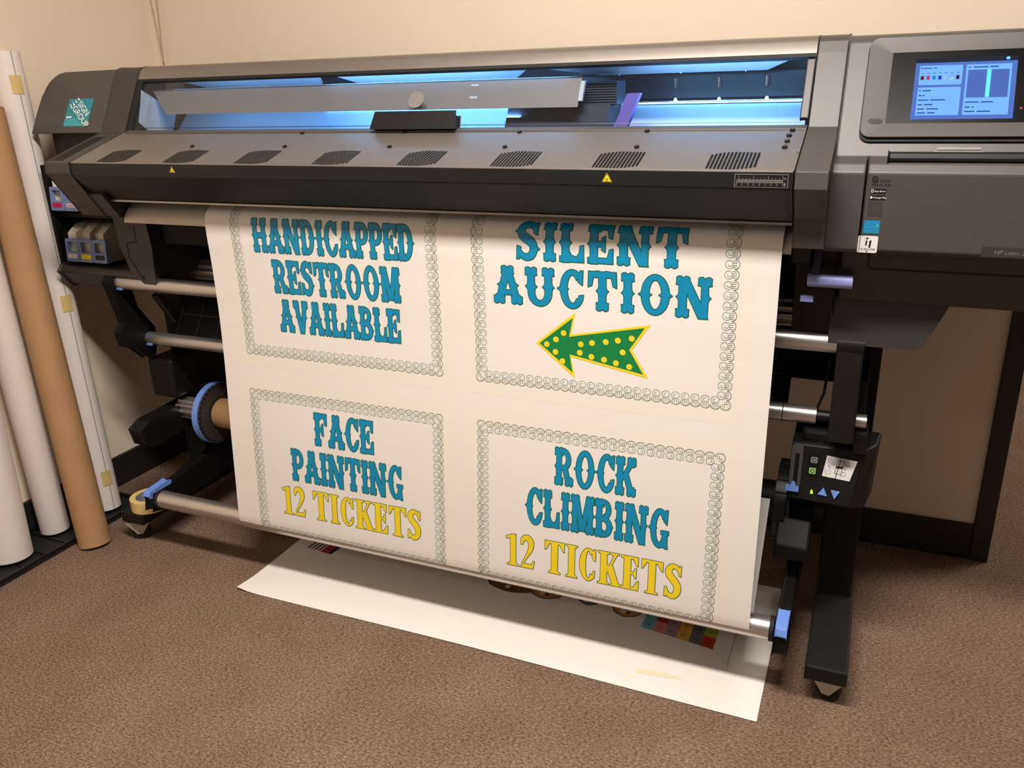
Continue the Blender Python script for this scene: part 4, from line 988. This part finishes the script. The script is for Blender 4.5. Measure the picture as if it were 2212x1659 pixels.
# lace borders
def lace(u0, v0, u1, v1):
    outer, inner, tint, bleed = [], [], [], []
    D = .0275
    sides = [((u0, v0), (1, 0), (0, 1), u1-u0), ((u1, v0), (0, 1), (-1, 0), v1-v0), ((u1, v1), (-1, 0), (0, -1), u1-u0), ((u0, v1), (0, -1), (1, 0), v1-v0)]
    lw = .0010
    for (ox, oy), (ex, ey), (nx, ny), Ls in sides:
        M_ = lambda s, d: (ox+ex*s+nx*d, oy+ey*s+ny*d)
        n = max(1, round(Ls/.0205)); p = Ls/n
        tint.append([M_(0.003, .003), M_(Ls-.003, .003), M_(Ls-D, D), M_(D, D)])
        bleed.append([M_(-.03, -.03), M_(Ls+.03, -.03), M_(Ls, 0), M_(0, 0)])
        for i in range(n):
            s = p*i
            outer += line([M_(s+p/2-p/2*math.cos(a), .0090-.0090*math.sin(a)) for a in [math.pi*k/8 for k in range(9)]], lw)
            for f in (.2, .4, .6, .8):
                if s+p*f > .011 and s+p*f < Ls-.011: outer += line([M_(s+p*f, .0050), M_(s+p*f, .0128)], lw*.9)
            c = s+p/2
            if D*.6 < c < Ls-D*.6:
                sp = []
                for k in range(16):
                    a = math.radians(-70+k*34); r = .0092*(1-max(0, k-4)/17)
                    sp.append(M_(c+r*math.cos(a), .0190+r*math.sin(a)*.95))
                inner += line(sp, lw)
    if v1 > .8: bleed[2] = [(a, min(b, .852)) for a, b in bleed[2]]
    decal('border_bleed', bleed, sheet, 0.00010, 'print_bleed', BN, cuts+[.845])
    T = decal('border_tint', tint, sheet, 0.00028, 'print_tint', BN, cuts)
    decal('lace_edge', outer, sheet, 0.00045, 'print_line', T, cuts)
    decal('lace_scrolls', inner, sheet, 0.00045, 'print_line_blue', T, cuts)
for a, b, c, d in ((.0775, -.0755, .6455, .3355), (.7310, -.0755, 1.2975, .3355), (.0755, .4285, .6420, .8390), (.7320, .4290, 1.2955, .8390)): lace(a, b, c, d)

# ================================================================== take-up core
tag(obj('cardboard_core', ring(NB(), (-1.806, 1.85, 0.354), (-0.206, 1.85, 0.354), 0.046, 0.0385, 32), 'kraft', None, smooth=True, origin=(-0.97, 1.85, 0.31)),
    'brown cardboard core on the take-up spindle beside the blue rimmed disc', 'cardboard tube')

# ================================================================== sheets on the floor
def fz(x, y): return 0.0016 + 0.0010*(1+math.sin(x*7+1)*math.cos(y*9)) + 0.010*max(0.0, (-1.44-x)/0.07)**2*max(0.0, (1.56-y)/0.07)
def floor_sheet(name, x0, x1, y0, y1, lift, bow):
    bm = NB(); nx, ny = 40, 14; G = []
    for layer in (0, 1):
        g = []
        for j in range(ny+1):
            row = []
            for i in range(nx+1):
                x = x0+(x1-x0)*i/nx; y = y0+(y1-y0)*j/ny
                yy = y+(bow*math.sin(math.pi*i/nx) if j == 0 else 0)
                row.append(bm.verts.new((x, yy, fz(x, y)+lift-(0.0006 if layer else 0))))
            g.append(row)
        G.append(g)
    for j in range(ny):
        for i in range(nx):
            t, b = G
            bm.faces.new((t[j][i], t[j][i+1], t[j+1][i+1], t[j+1][i])); bm.faces.new((b[j+1][i], b[j+1][i+1], b[j][i+1], b[j][i]))
    for i in range(nx):
        for j, rev in ((0, False), (ny, True)): bm.faces.new((G[0][j][i], G[0][j][i+1], G[1][j][i+1], G[1][j][i]))
    for j in range(ny):
        for i in (0, nx): bm.faces.new((G[0][j][i], G[0][j+1][i], G[1][j+1][i], G[1][j][i]))
    return bm
FS = thing('paper_sheet', 'wide blank white sheet lying on the carpet under the printer', 'paper sheet', (-0.81, 1.72, 0.0))
obj('sheet', floor_sheet('sheet', -1.506, -0.111, 1.495, 2.02, 0.0, 0.006), 'paper_white', FS, smooth=True)
FP = thing('printed_sheet', 'thin sheet with coloured squares lying on the white floor sheet', 'paper sheet', (-0.8, 1.85, 0.0))
obj('sheet', floor_sheet('sheet', -1.48, -0.200, 1.650, 1.98, 0.0020, 0.0), 'paper_white', FP, smooth=True)
fmap = lambda u, v, h: Vector((u, v, fz(u, v)+0.0020+h))
fmap0 = lambda u, v, h: Vector((u, v, fz(u, v)+h))
decal('tape_strip', [[(-0.392, 1.556), (-0.385, 1.572), (-0.33, 1.577), (-0.315, 1.574), (-0.300, 1.580), (-0.283, 1.566), (-0.300, 1.568), (-0.318, 1.563)]], fmap0, 0.0006, 'pale_tape', FS)
rowsC = (('sky', 'salmon', 'mauve', 'gold', 'slate', 'red'), ('sky', 'crimson', 'mauve', 'gold', 'slate', 'lime'), ('lime', 'slate', 'gold', 'sky', 'red', 'salmon'))
for r_, cs in enumerate(rowsC):
    for i, c in enumerate(cs):
        xa = -0.424+0.0305*i; ya = 1.722-0.0040*i+0.043*r_
        o = decal('colour_swatch', [[(xa, ya), (xa+0.0305, ya-0.004), (xa+0.0315, ya+0.039), (xa+0.001, ya+0.043)]], fmap, 0.0006, 'swatch_'+c, FP)
        decal('swatch_code', line([(xa+0.010, ya+0.012), (xa+0.013, ya+0.022)], 0.0015)+line([(xa+0.016, ya+0.011), (xa+0.019, ya+0.022)], 0.0015), fmap, 0.0009, 'black_print', o)
for i in range(5):
    decal('bar_mark', [[(-1.452+0.013*i, 1.742), (-1.447+0.013*i, 1.742), (-1.441+0.013*i, 1.790), (-1.446+0.013*i, 1.790)]], fmap, 0.0006, 'black_print', FP)
decal('red_mark', [[(-1.402, 1.738), (-1.372, 1.736), (-1.368, 1.790), (-1.396, 1.790)]], fmap, 0.0007, 'swatch_crimson', FP)
decal('navy_mark', [[(-1.372, 1.736), (-1.362, 1.735), (-1.356, 1.790), (-1.368, 1.790)]], fmap, 0.0008, 'navy_plastic', FP)
def blob(cx, cy, a, b, w): return [(cx+a*(1+w*math.sin(5*t))*math.cos(t), cy+b*(1+w*math.cos(4*t))*math.sin(t)) for t in [2*math.pi*i/26 for i in range(26)]]
for cx, cy, a, b, m_ in ((-0.475, 1.785, .040, .034, 'tan'), (-0.80, 1.785, .075, .034, 'brown'), (-0.70, 1.79, .05, .036, 'tan'), (-0.580, 1.795, .032, .028, 'slate')):
    o = decal('cut_out_print', [blob(cx, cy, a, b, .07)], fmap, 0.0006, 'swatch_'+m_, FP)
    decal('print_outline', line(blob(cx, cy, a, b, .07), 0.003, True)+[disc(cx+0.006, cy-b*.55, 0.0045, 10)], fmap, 0.0009, 'black_print', o)
    decal('print_pale_patch', [disc(cx-0.008, cy-b*.45, 0.008, 12)], fmap, 0.0008, 'label_white', o)

# ================================================================== masking tape roll on the left foot
TR = thing('masking_tape_roll', 'roll of cream masking tape resting on the printer foot', 'tape roll', (-1.955, 1.650, 0.1003))
obj('tape', ring(NB(), (-1.955, 1.650, 0.1006), (-1.955, 1.650, 0.1365), 0.0565, 0.0405, 44), 'masking_tape', TR, smooth=True)
obj('core', ring(NB(), (-1.955, 1.650, 0.1008), (-1.955, 1.650, 0.1358), 0.0403, 0.0380, 40), 'tape_core', TR, smooth=True)
tm = []
fl = [(-0.0, 0.030), (0.012, 0.028), (0.016, 0.022), (0.010, 0.018), (0.020, 0.012), (0.012, 0.008), (0.018, 0.002), (0.0, 0.0)]
cc = Vector((-1.955, 1.650, 0.103))
bm = NB(); ang0 = math.radians(-32)
vs2 = [bm.verts.new(cc+Vector((math.cos(ang0)*0.0568+math.sin(-ang0)*a*0.9+math.cos(ang0)*a*0.35, math.sin(ang0)*0.0568+math.cos(ang0)*a*0.9, b))) for a, b in fl]
bm.faces.new(vs2); obj('torn_end', bm, 'masking_tape', TR)

# ================================================================== tray and rolls leaning on the left wall
TY = thing('plastic_tray', 'black ribbed plastic tray on the carpet under the standing rolls', 'tray', (-2.24, 1.45, 0.0))
obj('base', box(NB(), -2.333, -2.15, 1.10, 1.80, 0.0005, 0.010), 'rubber_black', TY, bevel=0.003)
bm = NB()
box(bm, -2.158, -2.150, 1.10, 1.80, 0.010, 0.020); box(bm, -2.333, -2.325, 1.10, 1.80, 0.010, 0.020); box(bm, -2.325, -2.158, 1.79, 1.80, 0.010, 0.020)
obj('rim', bm, 'black_plastic', TY)
for i in range(9):
    obj('rib', box(NB(), -2.325, -2.158, 1.13+0.073*i, 1.136+0.073*i, 0.010, 0.0145), 'black_plastic', TY)
def lean_roll(name, label, cat, b, t, r, m_, hollow=True, group=None):
    b, t = Vector(b), Vector(t); d = (t-b).normalized()
    th = thing(name, label, cat, b, group)
    obj('roll' if m_ == 'roll_white' else 'tube_wall', ring(NB(), b, t, r, r*0.82, 40), m_, th, smooth=True)
    if m_ == 'roll_white': obj('inner_core', ring(NB(), b+d*0.002, t-d*0.002, r*0.80, r*0.72, 32), 'kraft', th, smooth=True)
    return th, b, t, d
def side_patch(th, name, b, t, r, s0_, s1_, a0, a1, m_, h=0.0006):
    """a strip of tape or a paper edge laid round part of a roll; angles measured from the camera side"""
    d = (t-b).normalized(); view = (b-Vector((0, 0, 1.3))); view = (view-d*view.dot(d)).normalized()*-1
    sidev = d.cross(view).normalized()
    bm = NB(); n = 8; P0 = []; P1 = []
    for i in range(n+1):
        a = math.radians(a0+(a1-a0)*i/n); o_ = view*math.cos(a)+sidev*math.sin(a)
        P0.append(bm.verts.new(b+d*s0_+o_*(r+h))); P1.append(bm.verts.new(b+d*s1_+o_*(r+h)))
    for i in range(n): bm.faces.new((P0[i], P0[i+1], P1[i+1], P1[i]))
    return obj(name, bm, m_, th, smooth=True)
grp = 'rolls standing against the left wall'
th, b, t, d = lean_roll('paper_roll', 'thick white paper roll nearest the camera, cut by the left picture edge', 'paper roll', (-2.245, 1.375, 0.020), (-2.276, 1.43, 1.2), 0.058, 'roll_white', group=grp)
th, b, t, d = lean_roll('paper_roll', 'white paper roll between the thick near roll and the brown tube', 'paper roll', (-2.262, 1.540, 0.019), (-2.288, 1.538, 1.25), 0.042, 'roll_white', group=grp)
th, b, t, d = lean_roll('cardboard_tube', 'brown kraft cardboard tube standing on the carpet among white rolls', 'cardboard tube', (-2.092, 1.537, 0.003), (-2.300, 1.660, 1.272), 0.046, 'kraft', group=grp)
th, b, t, d = lean_roll('paper_roll', 'tallest slim white paper roll with tape pieces, beside the printer', 'paper roll', (-2.222, 1.708, 0.020), (-2.307, 1.758, 1.42), 0.041, 'roll_white', group=grp)
Lr = (t-b).length
side_patch(th, 'paper_seam', b, t, 0.041, 0.0, Lr, 24, 27, 'grey_print', 0.0004)
for s_ in (Lr-0.115, 0.66, 0.085): side_patch(th, 'tape_piece', b, t, 0.041, s_, s_+0.05, 0, 44, 'aged_tape', 0.0015)

# ================================================================== beaded blind chain in the corner
bm = NB(); 
for k in range(2):
    n = 118
    for i in range(n):
        z = 1.392+i*0.0066
        off = min(1.0, max(0.0, (z-1.40)/0.20))*0.0135
        x = -2.306+(off if k else -off)
        sphere(bm, (x, 2.352, z), 0.0030, 6, 4)
tag(obj('bead_chain', bm, 'warm_chain', None, smooth=True, origin=(-2.306, 2.352, 1.392)), 'looped metal bead chain hanging in the wall corner above the printer', 'chain')
